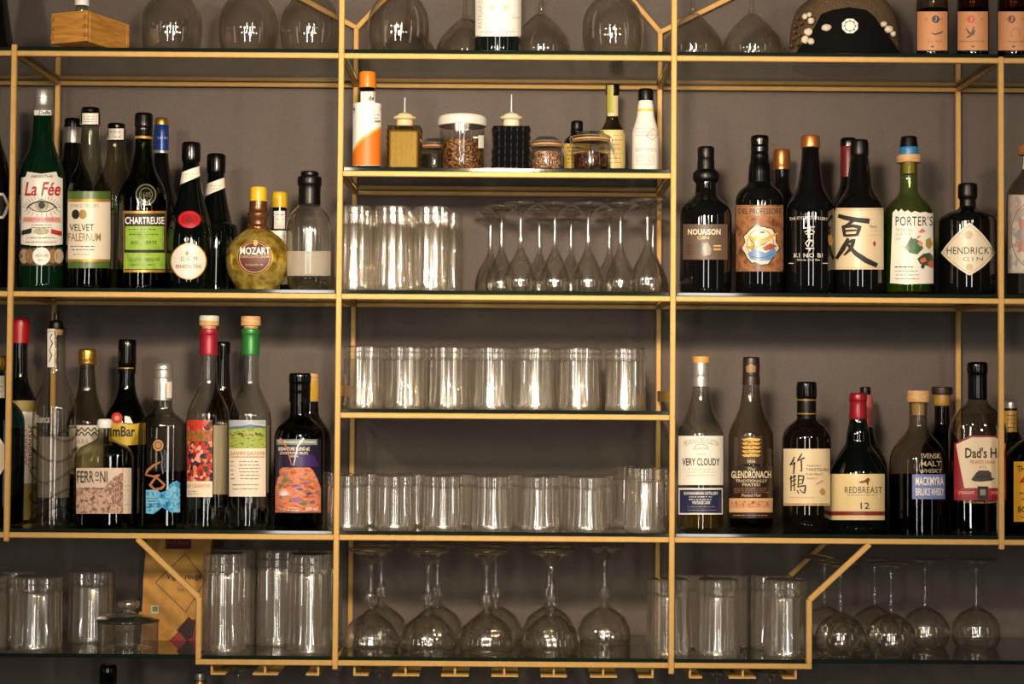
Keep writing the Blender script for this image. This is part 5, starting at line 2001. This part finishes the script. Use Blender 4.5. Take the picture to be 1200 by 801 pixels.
def grains(b, y_top, mat, inset=0.90, name='contents', size=0.0019, n=420, seed=3):
    """a packed fill with loose grains all over its surface"""
    core = b.fill(y_top, mat, inset - 0.04, 0.005, name)
    r = random.Random(seed)
    zt = b.z(y_top)
    V, Fc = [], []
    for k in range(n):
        if k % 5:
            a = r.uniform(0, 2 * PI)
            z = r.uniform(0.006, zt)
            q = (b.R(z)) * (inset - 0.03)
            c = Vector((q * math.cos(a), q * math.sin(a), z))
        else:
            a = r.uniform(0, 2 * PI)
            q = b.R(zt) * (inset - 0.05) * math.sqrt(r.random())
            c = Vector((q * math.cos(a), q * math.sin(a), zt))
        ax = [Vector((r.uniform(-1, 1), r.uniform(-1, 1), r.uniform(-1, 1))).normalized() * size * r.uniform(0.5, 1.2) for _ in range(3)]
        o = len(V)
        V += [tuple(c + ax[0]), tuple(c - ax[0]), tuple(c + ax[1]), tuple(c - ax[1]), tuple(c + ax[2]), tuple(c - ax[2])]
        Fc += [(o + i, o + j, o + k2) for i in (0, 1) for j in (2, 3) for k2 in (4, 5)]
    g_ = link('grains', mesh_from('grains', V, Fc, smooth=False), mat, core)
    g_['kind'] = 'stuff'
    return core


# jar with white screw lid
b = Bottle('storage_jar', 'glass jar of brown spice with a wide white lid', 541.5, 0.066, ZC_,
           [(197, 24.5), (194, 26), (194, 26), (160, 26.3), (150, 26.8), (146, 27)], CRYSTAL, cat='jar', group=CTR, punt=0.006)
grains(b, 166, pattern('cells', ['#3a2412', '#8a5f33', '#5a3a1e', '#a5794a', '#2c1a0c'], 420), seed=5)
b.part('lid', [(148.5, 28), (147.5, 28.8), (139.5, 28.6), (137, 27), (136, 22), (136, 3)], col('#d9d4cc', rough=0.4))
L = b.label('paper_tag')
L.rect(560.5, 158.5, 567, 173.5, PAPER)
L.rect(554.5, 160, 560, 162, PAPER)
L.done()


def clip_jar(px, Y, r, ytop, ybase, lab, mat, lvl, seed):
    b = Bottle('clip_jar', lab, px, Y, ZC_,
               [(ybase, r * 0.9), (ybase - 2.5, r), (ybase - 2.5, r), (ytop + 18, r), (ytop + 14, r * 0.94), (ytop + 12, r * 0.92), (ytop + 9, r * 0.92)], CRYSTAL, cat='jar', group=CTR, punt=0.005)
    grains(b, lvl, mat, 0.9, seed=seed, size=0.0016, n=320)
    b.part('gasket', [(ytop + 10.6, r * 0.95), (ytop + 10, r * 0.99), (ytop + 8.6, r * 0.99), (ytop + 8, r * 0.95)], col('#c98f52', rough=0.6))
    b.part('glass_lid', [(ytop + 8, r * 0.96), (ytop + 5, r * 0.96), (ytop + 3.5, r * 0.85), (ytop + 1.5, r * 0.7), (ytop + 0.5, r * 0.66), (ytop, r * 0.5)], CRYSTAL)
    s = b.s
    for dy_ in (6.0, 12.0):
        z = b.z(ytop + dy_)
        pts = [(r * s * 0.99 * math.cos(2 * PI * i / 28), r * s * 0.99 * math.sin(2 * PI * i / 28), z) for i in range(29)]
        link('wire_ring', tube_mesh('wire_ring', pts, 0.0009, 6), SILVER, b.root)
    for sx in (-1, 1):
        z0, z1, z2 = b.z(ytop + 5), b.z(ytop + 13), b.z(ytop + 24)
        x = sx * r * s
        pts = [(x, -0.002, z0), (x * 1.10, -0.006, (z0 + z1) / 2), (x * 1.04, -0.010, z1), (x * 1.16, -0.006, z2), (x * 1.10, 0.0, (z1 + z2) / 2), (x * 1.0, 0.004, z1)]
        link('wire_clip', tube_mesh('wire_clip', pts, 0.0009, 6), SILVER, b.root)
    return b


clip_jar(509, 0.155, 17, 163, 197, 'dark clip-top jar half hidden between yellow decanter and white-lidded jar', col('#1d1510', rough=0.6), 182, 4)
clip_jar(640.5, 0.055, 18.5, 161, 198, 'small clip-top glass jar of pale brown seeds beside the black decanter',
         pattern('cells', ['#6a4836', '#b08a6e', '#d0b196', '#8a644c', '#4c3224'], 520), 179, 6)
clip_jar(692.5, 0.062, 23, 155, 199, 'larger clip-top glass jar of dark star anise', pattern('cells', ['#1c0c07', '#4a2416', '#5f341e', '#2a120b', '#120805'], 300), 181, 8)

b = Bottle('dropper_bottle', 'small dark bottle with black cap behind the clip-top jars', 676, 0.15, ZC_,
           [(198, 15), (196, 16), (196, 16), (170, 16), (164, 14), (159, 9), (156, 7), (150, 6.6)], BLACK, group=CTR)
b.part('cap', [(156, 7.8), (154.5, 8), (153, 7.2), (144, 7), (142, 6)], MATTE, fl=(18, 0.015))
L = b.label()
L.rect(661, 168, 691, 197, col('#d6b95a'))
L.lines(664, 680, 172, 190, 5, INK, 1.0, 4)
L.done()

b = Bottle('bitters_bottle', 'tall slim bottle with cream label and yellow strip over its black cap', 717.5, 0.135, ZC_,
           [(199, 14.5), (196, 15.3), (196, 15.3), (160, 15.3), (154, 14.3), (148, 11), (142, 8), (136, 7.2), (108, 7)], thin('#b9b49a', '#5a5644'), group=CTR)
b.fill(160, solid_glass('#b59a4a', 1.34))
b.part('cap', [(111, 8.2), (109, 8.4), (101, 8.2), (99, 7.4)], MATTE)
L = Print(b.where, b.root, 'seal_strip', 0.0021)
L.rect(711.5, 99.5, 719, 132, col('#9c9832', rough=0.5), ny=6)
L.done('yellow-green paper seal strip')
L = b.label('neck_label')
L.rect(711.8, 112, 724.2, 136, col('#c9bd8a'), ny=3)
L.done()
L = b.label()
L.rect(702.6, 152, 732.6, 197, col('#dcc688'), ny=3)
L.lines(706, 730, 158, 190, 7, col('#9a8044'), 1.0, 4)
L.done()

b = Bottle('bitters_bottle', 'white paper-wrapped bottle with black cap and faint red print', 756.5, 0.058, ZC_,
           [(199, 15), (197, 15.6), (197, 15.6), (160, 15.8), (154, 15.4), (146, 13), (138, 10.8), (132, 9.8), (124, 9.2), (119, 8.2), (115, 7.6)], col('#e9e3da', rough=0.65), group=CTR, body='paper_wrapped_body')
b.part('cap', [(118.5, 8.6), (117, 9), (107, 8.8), (104.5, 7.8)], MATTE, fl=(24, 0.01))
b.part('yellow_band', [(131.5, 10), (130, 10), (128.5, 9.8)], col('#d9c75a', rough=0.6))
PINK = col('#d8948c', rough=0.6)
L = Print(b.where, b.root, 'print', 0.0004)
L.stroke([(757, 159), (765, 151), (772, 156), (765, 164), (757, 159)], 0.9, PINK)
L.text("PEYCHAUD'S", 758, 771, 156, 159, PINK)
L.lines(744, 768, 150, 158, 3, PINK, 0.6, 7)
L.text('BITTERS', 745, 769, 173, 177.5, PINK)
L.lines(744, 768, 182, 192, 5, PINK, 0.6, 9)
L.done()

# ------------------------------------------------------------------ top shelf
ZT_ = TOP['T']
b = Bottle('wine_bottle', 'dark wine bottle with large white label in the middle of the top shelf', 584, 0.060, ZT_,
           [(64, 26), (60, 27.3), (60, 27.3), (-90, 27.3), (-105, 25), (-118, 17), (-128, 12), (-140, 10.5), (-175, 10)], col('#0b1512', rough=0.05, spec=0.6), group='top shelf')
b.part('capsule', [(-150, 10.8), (-178, 10.6), (-180, 9)], DARKRED)
L = b.label()
L.rect(557, -70, 611, 42.5, WHITE, ny=3)
L.text('PATRIARCHE', 560.5, 565.5, -8, 33, col('#c99a58'), turn=True)
L.ell(577, 9, 3.2, 3, col('#e6cfae'), 14)
L.ell(593, 9, 3.2, 3, col('#e6cfae'), 14)
L.arc(584.5, 22, 5.5, 6, 20, 160, 0.9, col('#e2c8a8'))
L.lines(562, 607, 37, 37.5, 1, PINK, 0.8, 3)
L.text('Cuvée', 600, 609, 18, 22, col('#d9b58c'))
L.done('large white label')
b.part('punt_ring', [(46, 27.4), (45, 27.8), (44, 27.4)], GOLDP)

b = Bottle('wine_carafe', 'black bottle with sloping side at the top left picture edge', -9, 0.06, ZT_,
           [(62, 25), (57, 26.5), (57, 26.5), (30, 22), (0, 17.5), (-40, 12), (-70, 10), (-90, 10)], BLACK, group='top shelf')
b.part('cap', [(-80, 11), (-95, 10.6)], PLASTIC)

# small open wooden box, one corner over the shelf edge
P0 = U(101.5, 49, -0.05)
bx_w, bx_l, bx_h = 0.066, 0.110, 0.047
ang = math.atan2(0.025, -0.061)
ux = Vector((-0.061, 0.025, 0)).normalized()
uy = Vector((0.025, 0.061, 0)).normalized()
corner = Vector((U(101.5, 49, -0.05)[0], -0.05, ZT_))
cen = corner + ux * bx_w / 2 + uy * bx_l / 2
OAK = wood_material('#a8702a', '#cf9444', 22)
OAKD = wood_material('#8a5a20', '#b57c34', 22)
box_root = empty('wooden_box', (cen.x, cen.y, ZT_), 'small open finger-jointed wooden box overhanging the top left shelf edge', 'box', 'top shelf', rz=math.atan2(-ux.y, -ux.x))


def box_part(nm, c, sz, mat, bev=0.0008):
    bm = bmesh.new()
    box_bm(bm, c, sz)
    bevel(bm, bev, 1)
    return link(nm, bm_mesh(nm, bm), mat, box_root)


t = 0.007
box_part('bottom', (0, 0, 0.003), (bx_w - 2 * t, bx_l - 2 * t, 0.006), OAKD)
for sy in (-1, 1):
    box_part('end_panel', (0, sy * (bx_l / 2 - t / 2), bx_h / 2), (bx_w - 0.0004, t, bx_h), OAK)
for sx in (-1, 1):
    box_part('side_panel', (sx * (bx_w / 2 - t / 2), 0, bx_h / 2), (t, bx_l - 2 * t - 0.0004, bx_h), OAK)
for sx in (-1, 1):
    for k in range(3):
        box_part('finger_joint', (sx * (bx_w / 2 - t / 2), -bx_l / 2 - 0.0001, 0.0095 + k * 0.0138), (t * 0.98, 0.0012, 0.0064), OAKD, 0.0002)

vx, vz = U(96, 10, cen.y - 0.01)
vial = empty('glass_vial', (vx, cen.y - 0.01, ZT_ + 0.0062), 'small glass vial with white rim standing in the wooden box', 'bottle')
V, Fc = lathe([(0.0088, 0), (0.0095, 0.002), (0.0095, 0.052), (0.0085, 0.056), (0.0085, 0.060)], 24)
link('vial_glass', mesh_from('vial_glass', V, Fc), CLEAR, vial)
V, Fc = lathe([(0.0105, 0.0585), (0.0108, 0.060), (0.0108, 0.070), (0.009, 0.072)], 24)
link('vial_cap', mesh_from('vial_cap', V, Fc), WHITE, vial)

# tweed hat with black plush front, badge and trinkets
hx = U(990, 40, 0.11)[0]
hat = empty('tweed_hat', (hx, 0.115, ZT_), 'brown tweed hat with black plush front, white badge and shell trinkets', 'hat', 'top shelf')
TWEED = pattern('noise', ['#2c231a', '#6a5740', '#4a3b2a', '#86704f'], 260, rough=0.95, detail=6)
PLUSH = col('#0f0e0e', rough=0.9, spec=0.1)
hs = S(0.115)
hat_prof = curve_pts([(60 * hs, 0.0), (63 * hs, 0.008), (64 * hs, 0.03), (62 * hs, 0.062), (56 * hs, 0.09), (40 * hs, 0.110), (18 * hs, 0.118), (0, 0.120)])
V, Fc = lathe(hat_prof, 56, dy=1.12)
V = [(x, y, z + 0.004 * math.sin(5 * math.atan2(y, x)) * (z > 0.02)) for x, y, z in V]
link('crown', mesh_from('crown', V, Fc), TWEED, hat)


def hat_pt(px, py, off):
    y = -0.08
    for _ in range(12):
        X, Z = U(px, py, 0.115 + y)
        x, z = X - hx, Z - ZT_
        zc = max(z, 0.0)
        r = 64 * hs * 1.02
        for a, bb in zip(hat_prof[:-1], hat_prof[1:]):
            if a[1] <= zc <= bb[1]:
                r = a[0] + (bb[0] - a[0]) * (zc - a[1]) / max(bb[1] - a[1], 1e-6)
        r += off
        u = min(abs(x) / r, 0.97)
        y = 0.4 * y + 0.6 * (-r * 1.12 * math.sqrt(1 - u * u))
    return (x, y - 0.004, max(z, 0.0006))


L = Print(hat_pt, hat, 'plush_front', 0.006)
L.poly([(930, 66), (936, 56), (948, 44), (955, 30), (962, 17), (975, 12), (995, 9), (1014, 12), (1024, 20), (1034, 34), (1043, 46), (1052, 60), (1058, 66)], PLUSH)
L.done('black plush front')
L = Print(hat_pt, hat, 'badge', 0.0085)
oc = [(995.5 + 10 * math.cos(math.radians(22.5 + 45 * k)), 31 + 9.2 * math.sin(math.radians(22.5 + 45 * k))) for k in range(8)]
L.poly(oc, WHITE)
L.arc(995.5, 31, 6, 5.6, 0, 360, 0.8, GREY)
for k in range(8):
    a = math.radians(45 * k)
    L.ell(995.5 + 6.6 * math.cos(a), 31 + 6 * math.sin(a), 0.9, 0.9, INK, 8)
L.done('white octagonal badge')


def hat_blob(px, py, rx, rz, mat, nm='shell_trinket', off=0.008):
    p = Vector(hat_pt(px, py, off))
    bm = bmesh.new()
    bmesh.ops.create_icosphere(bm, subdivisions=2, radius=1.0)
    for v in bm.verts:
        v.co *= 1 + 0.10 * math.sin(v.co.x * 5 + px) * math.cos(v.co.z * 4 + py)
    bmesh.ops.transform(bm, matrix=Matrix.Translation(p) @ Matrix.Diagonal((rx * hs, 0.004, rz * hs, 1)), verts=bm.verts)
    link(nm, bm_mesh(nm, bm, True, 60), mat, hat)


SHELL = col('#d8c9b4', rough=0.5, noise=0.3, scale=200)
for px, py, rx, rz in ((943, 20, 3.6, 3.6), (948, 18, 3, 3), (950, 25, 4, 4), (947, 38, 6, 4.5), (943, 47, 5, 5), (950, 49, 4, 4), (968, 33, 6, 4.2), (1035, 29, 4, 3.4), (1041, 35, 5, 4.4), (1046, 40, 3.4, 3.6)):
    hat_blob(px, py, rx, rz, SHELL)
for px, py in ((930, 38), (929, 46), (934, 52), (927, 54), (936, 42), (931, 31), (938, 28), (934, 22)):
    hat_blob(px, py, 2.4, 2.2, col('#5c3c20', rough=0.3), 'bead')

# three small bottles with peach labels
for k, (px, badge, lab) in enumerate(((1092.5, '#3b3550', 'small bottle with peach label and dark round badge, left of the trio by the hat'),
                                      (1140, '#d2553f', 'small bottle with peach label and red badge, middle of the trio'),
                                      (1187.5, '#7a2f22', 'small bottle with peach label and horseshoe, right of the trio'))):
    b = Bottle('tonic_bottle', lab, px, 0.052, ZT_,
               [(68, 17.6), (64, 18.4), (64, 18.4), (6, 18.4), (-6, 17), (-20, 12), (-34, 8.6), (-60, 7.6)],
               thin('#c9bfae', '#6f6658') if k == 0 else thin('#a5785a', '#4c3022'), group='peach label bottles on the top shelf', punt=0.006)
    b.fill(12, solid_glass(['#d8d2c0', '#a3573a', '#8c7a52'][k], 1.34))
    b.part('cap', [(-52, 8.4), (-64, 8.2), (-66, 7)], GOLD)
    L = b.label()
    L.rect(px - 17.8, 13.5, px + 17.8, 59, col('#d99a6c', rough=0.6), ny=2)
    bx_ = px + 4 if k == 0 else px - 2
    L.ell(bx_, 22.5, 4.5, 4.5, col(badge), 18)
    L.text('3', bx_ - 1.6, bx_ + 1.6, 19.8, 25.2, col('#d9b59a'), shear=0.2)
    L.ell(px - 7, 22.5, 1.6, 1.6, col('#c07f56'), 10)
    L.ell(px + 11, 22.5, 1.6, 1.6, col('#c07f56'), 10)
    if k == 0:
        L.stroke([(1091, 39), (1096, 40.2), (1102, 38.6), (1105, 36.4)], [0.8, 2, 2, 0.8], col('#5a4a30'))
        L.text('Grey Tonic', 1087, 1104, 47, 50.5, col('#8c6748'), shear=0.3)
    elif k == 1:
        L.stroke([(1132, 33), (1136, 39), (1140, 41)], [1.0, 2.4, 1.2], col('#4c3a26'))
        L.stroke([(1141, 31), (1140, 37), (1137, 42), (1133, 44)], [1.0, 2.6, 2.2, 1.6], col('#4c3a26'))
        L.stroke([(1143, 35), (1140, 41)], [0.8, 1.8], col('#4c3a26'))
        L.text('Hummingbird Soda', 1125, 1154, 47, 50, col('#8c6748'), shear=0.3)
    else:
        L.arc(1190, 39.5, 5, 6.5, 140, 400, 1.5, col('#b98a66'))
        L.text('Ginger Beer', 1181, 1203, 47, 50.5, col('#8c6748'), shear=0.3)
    L.rect(px - 1.5, 53.5, px + 2, 55.5, col('#6d5138'))
    L.done('peach paper label')

# ------------------------------------------------------------------ lowest shelf left: paper bag and lidded jar
ZL_ = TOP['BOT']
yb = 0.185
s = S(yb)
bx0, zt_ = U(210, 632, yb)
H_ = U(210, 628, yb)[1] - ZL_
bag = empty('paper_bag', (U(210, 700, yb)[0], yb, ZL_), 'brown kraft paper tea bag standing behind the tall tumblers', 'paper bag')
KRAFT = pattern('noise', ['#a97a38', '#c2904a', '#b3833f'], 40, rough=0.8, detail=5)
wb = 37.5 * s
V = []
prof_y = ((0.0, 0.036), (0.3, 0.036), (0.6, 0.030), (0.85, 0.016), (1.0, 0.005))
for tz, dpt in prof_y:
    z = H_ * tz
    for x, y in ((-wb, -dpt), (-wb * 0.3, -dpt - 0.001), (wb * 0.3, -dpt - 0.001), (wb, -dpt), (wb * 0.97, 0), (wb, dpt), (0, dpt + 0.001), (-wb, dpt), (-wb * 0.97, 0)):
        V.append((x, y, z))
Fc = []
for j in range(len(prof_y) - 1):
    for i in range(9):
        a, c = j * 9 + i, j * 9 + (i + 1) % 9
        Fc.append((a, c, c + 9, a + 9))
Fc.append(tuple(range(8, -1, -1)))
Fc.append(tuple(range(36, 45)))
link('bag_body', mesh_from('bag_body', V, Fc, sharp=20), KRAFT, bag)


def bag_pt(px, py, off):
    y = -0.03
    for _ in range(10):
        X, Z = U(px, py, yb + y)
        tz = max(0, min(1, (Z - ZL_) / H_))
        for (t0, d0), (t1, d1) in zip(prof_y[:-1], prof_y[1:]):
            if t0 <= tz <= t1:
                y = -(d0 + (d1 - d0) * (tz - t0) / (t1 - t0)) - 0.001 - off
                break
    return (X - bag.location.x, y, Z - ZL_)


L = Print(bag_pt, bag, 'maker_patch', 0.0006)
L.rect(194, 628, 224, 643, col('#571a20', rough=0.6))
L.text("Prod's Réunit", 195.5, 222, 632, 637.5, col('#a0606a'), bold=0.01)
L.done('dark red maker patch')
L = Print(bag_pt, bag, 'printed_diamond', 0.0006)
fr_ = [(217, 648.5), (241, 680), (217.5, 717), (182, 682)]
L.stroke(fr_ + fr_[:1], 1.3, col('#5c4526'))
L.text('Vigne rouge', 195, 236, 671.5, 680.5, INK, bold=0.03)
L.text('bio', 216, 221, 681.5, 685, INK)
L.text('Thés', 207, 216, 688.5, 692.5, col('#4a3620'))
L.done('printed diamond outline with black lettering')
L = Print(bag_pt, bag, 'picture', 0.0006)
L.poly([(193, 755), (221, 728), (247, 716), (247, 755)], col('#8d1a1c', rough=0.6))
L.poly([(207, 738), (221, 722), (229, 729), (226, 746), (219, 750)], pattern('noise', ['#1c1210', '#4a2a22', '#2c1a16'], 200))
L.done('red corner with dark leaf picture')
L = Print(bag_pt, bag, 'small_seal', 0.0006)
L.rect(177, 709, 186, 719, col('#c9c2a2'))
L.rect(178.5, 710.5, 184.5, 716, col('#5f7a46'))
L.done('small green seal')

b = Bottle('lidded_jar', 'low clear glass jar with ring-knobbed lid in front of the paper bag', 150, 0.068, ZL_,
           [(768, 30), (765, 33), (758, 35), (742, 35), (730, 35.5), (727, 36)], thin('#f4f2ea', '#c6c2b4', boost=2.2, haze=0.04, sheen=0.05, sheen_rough=0.2), cat='jar', punt=0.006)
b.part('lid', [(727, 36.5), (725, 37), (723, 34), (719, 24), (716.5, 12), (715.5, 6)], thin('#f4f2ea', '#c6c2b4', boost=2.2, haze=0.06, sheen=0.06, sheen_rough=0.2))
b.part('knob', [(716.5, 5), (713.5, 6), (712, 10), (708, 12.2), (704.5, 11.6), (703.5, 9), (705, 6), (706, 2)], thin('#f6f2e6', '#bdb49e', boost=2.4, haze=0.12, sheen=0.1, sheen_rough=0.15))

# ------------------------------------------------------------------ bottles standing on the counter below
ZK_ = -0.78
b = Bottle('spirit_bottle', 'black bottle top just visible below the left end of the shelves', 125, 0.10, ZK_,
           [(1020, 26), (1012, 27), (1012, 27), (880, 27), (850, 20), (820, 11), (800, 9.5), (784, 9)], BLACK)
b.part('capsule', [(800, 10.4), (782, 10), (778, 8)], BLACK)
b = Bottle('spirit_bottle', 'bottle with pale foil cap just visible beneath the left tray corner', 233, 0.15, ZK_,
           [(1035, 24), (1028, 25), (1028, 25), (880, 25), (855, 18), (830, 10), (812, 7.4), (796, 7)], BLACKBROWN)
b.part('foil', [(812, 7.6), (797, 7.2), (796.5, 6.4)], GOLD)
b.part('cap', [(797, 6), (789, 5.6), (787.5, 4.6)], SILVER)
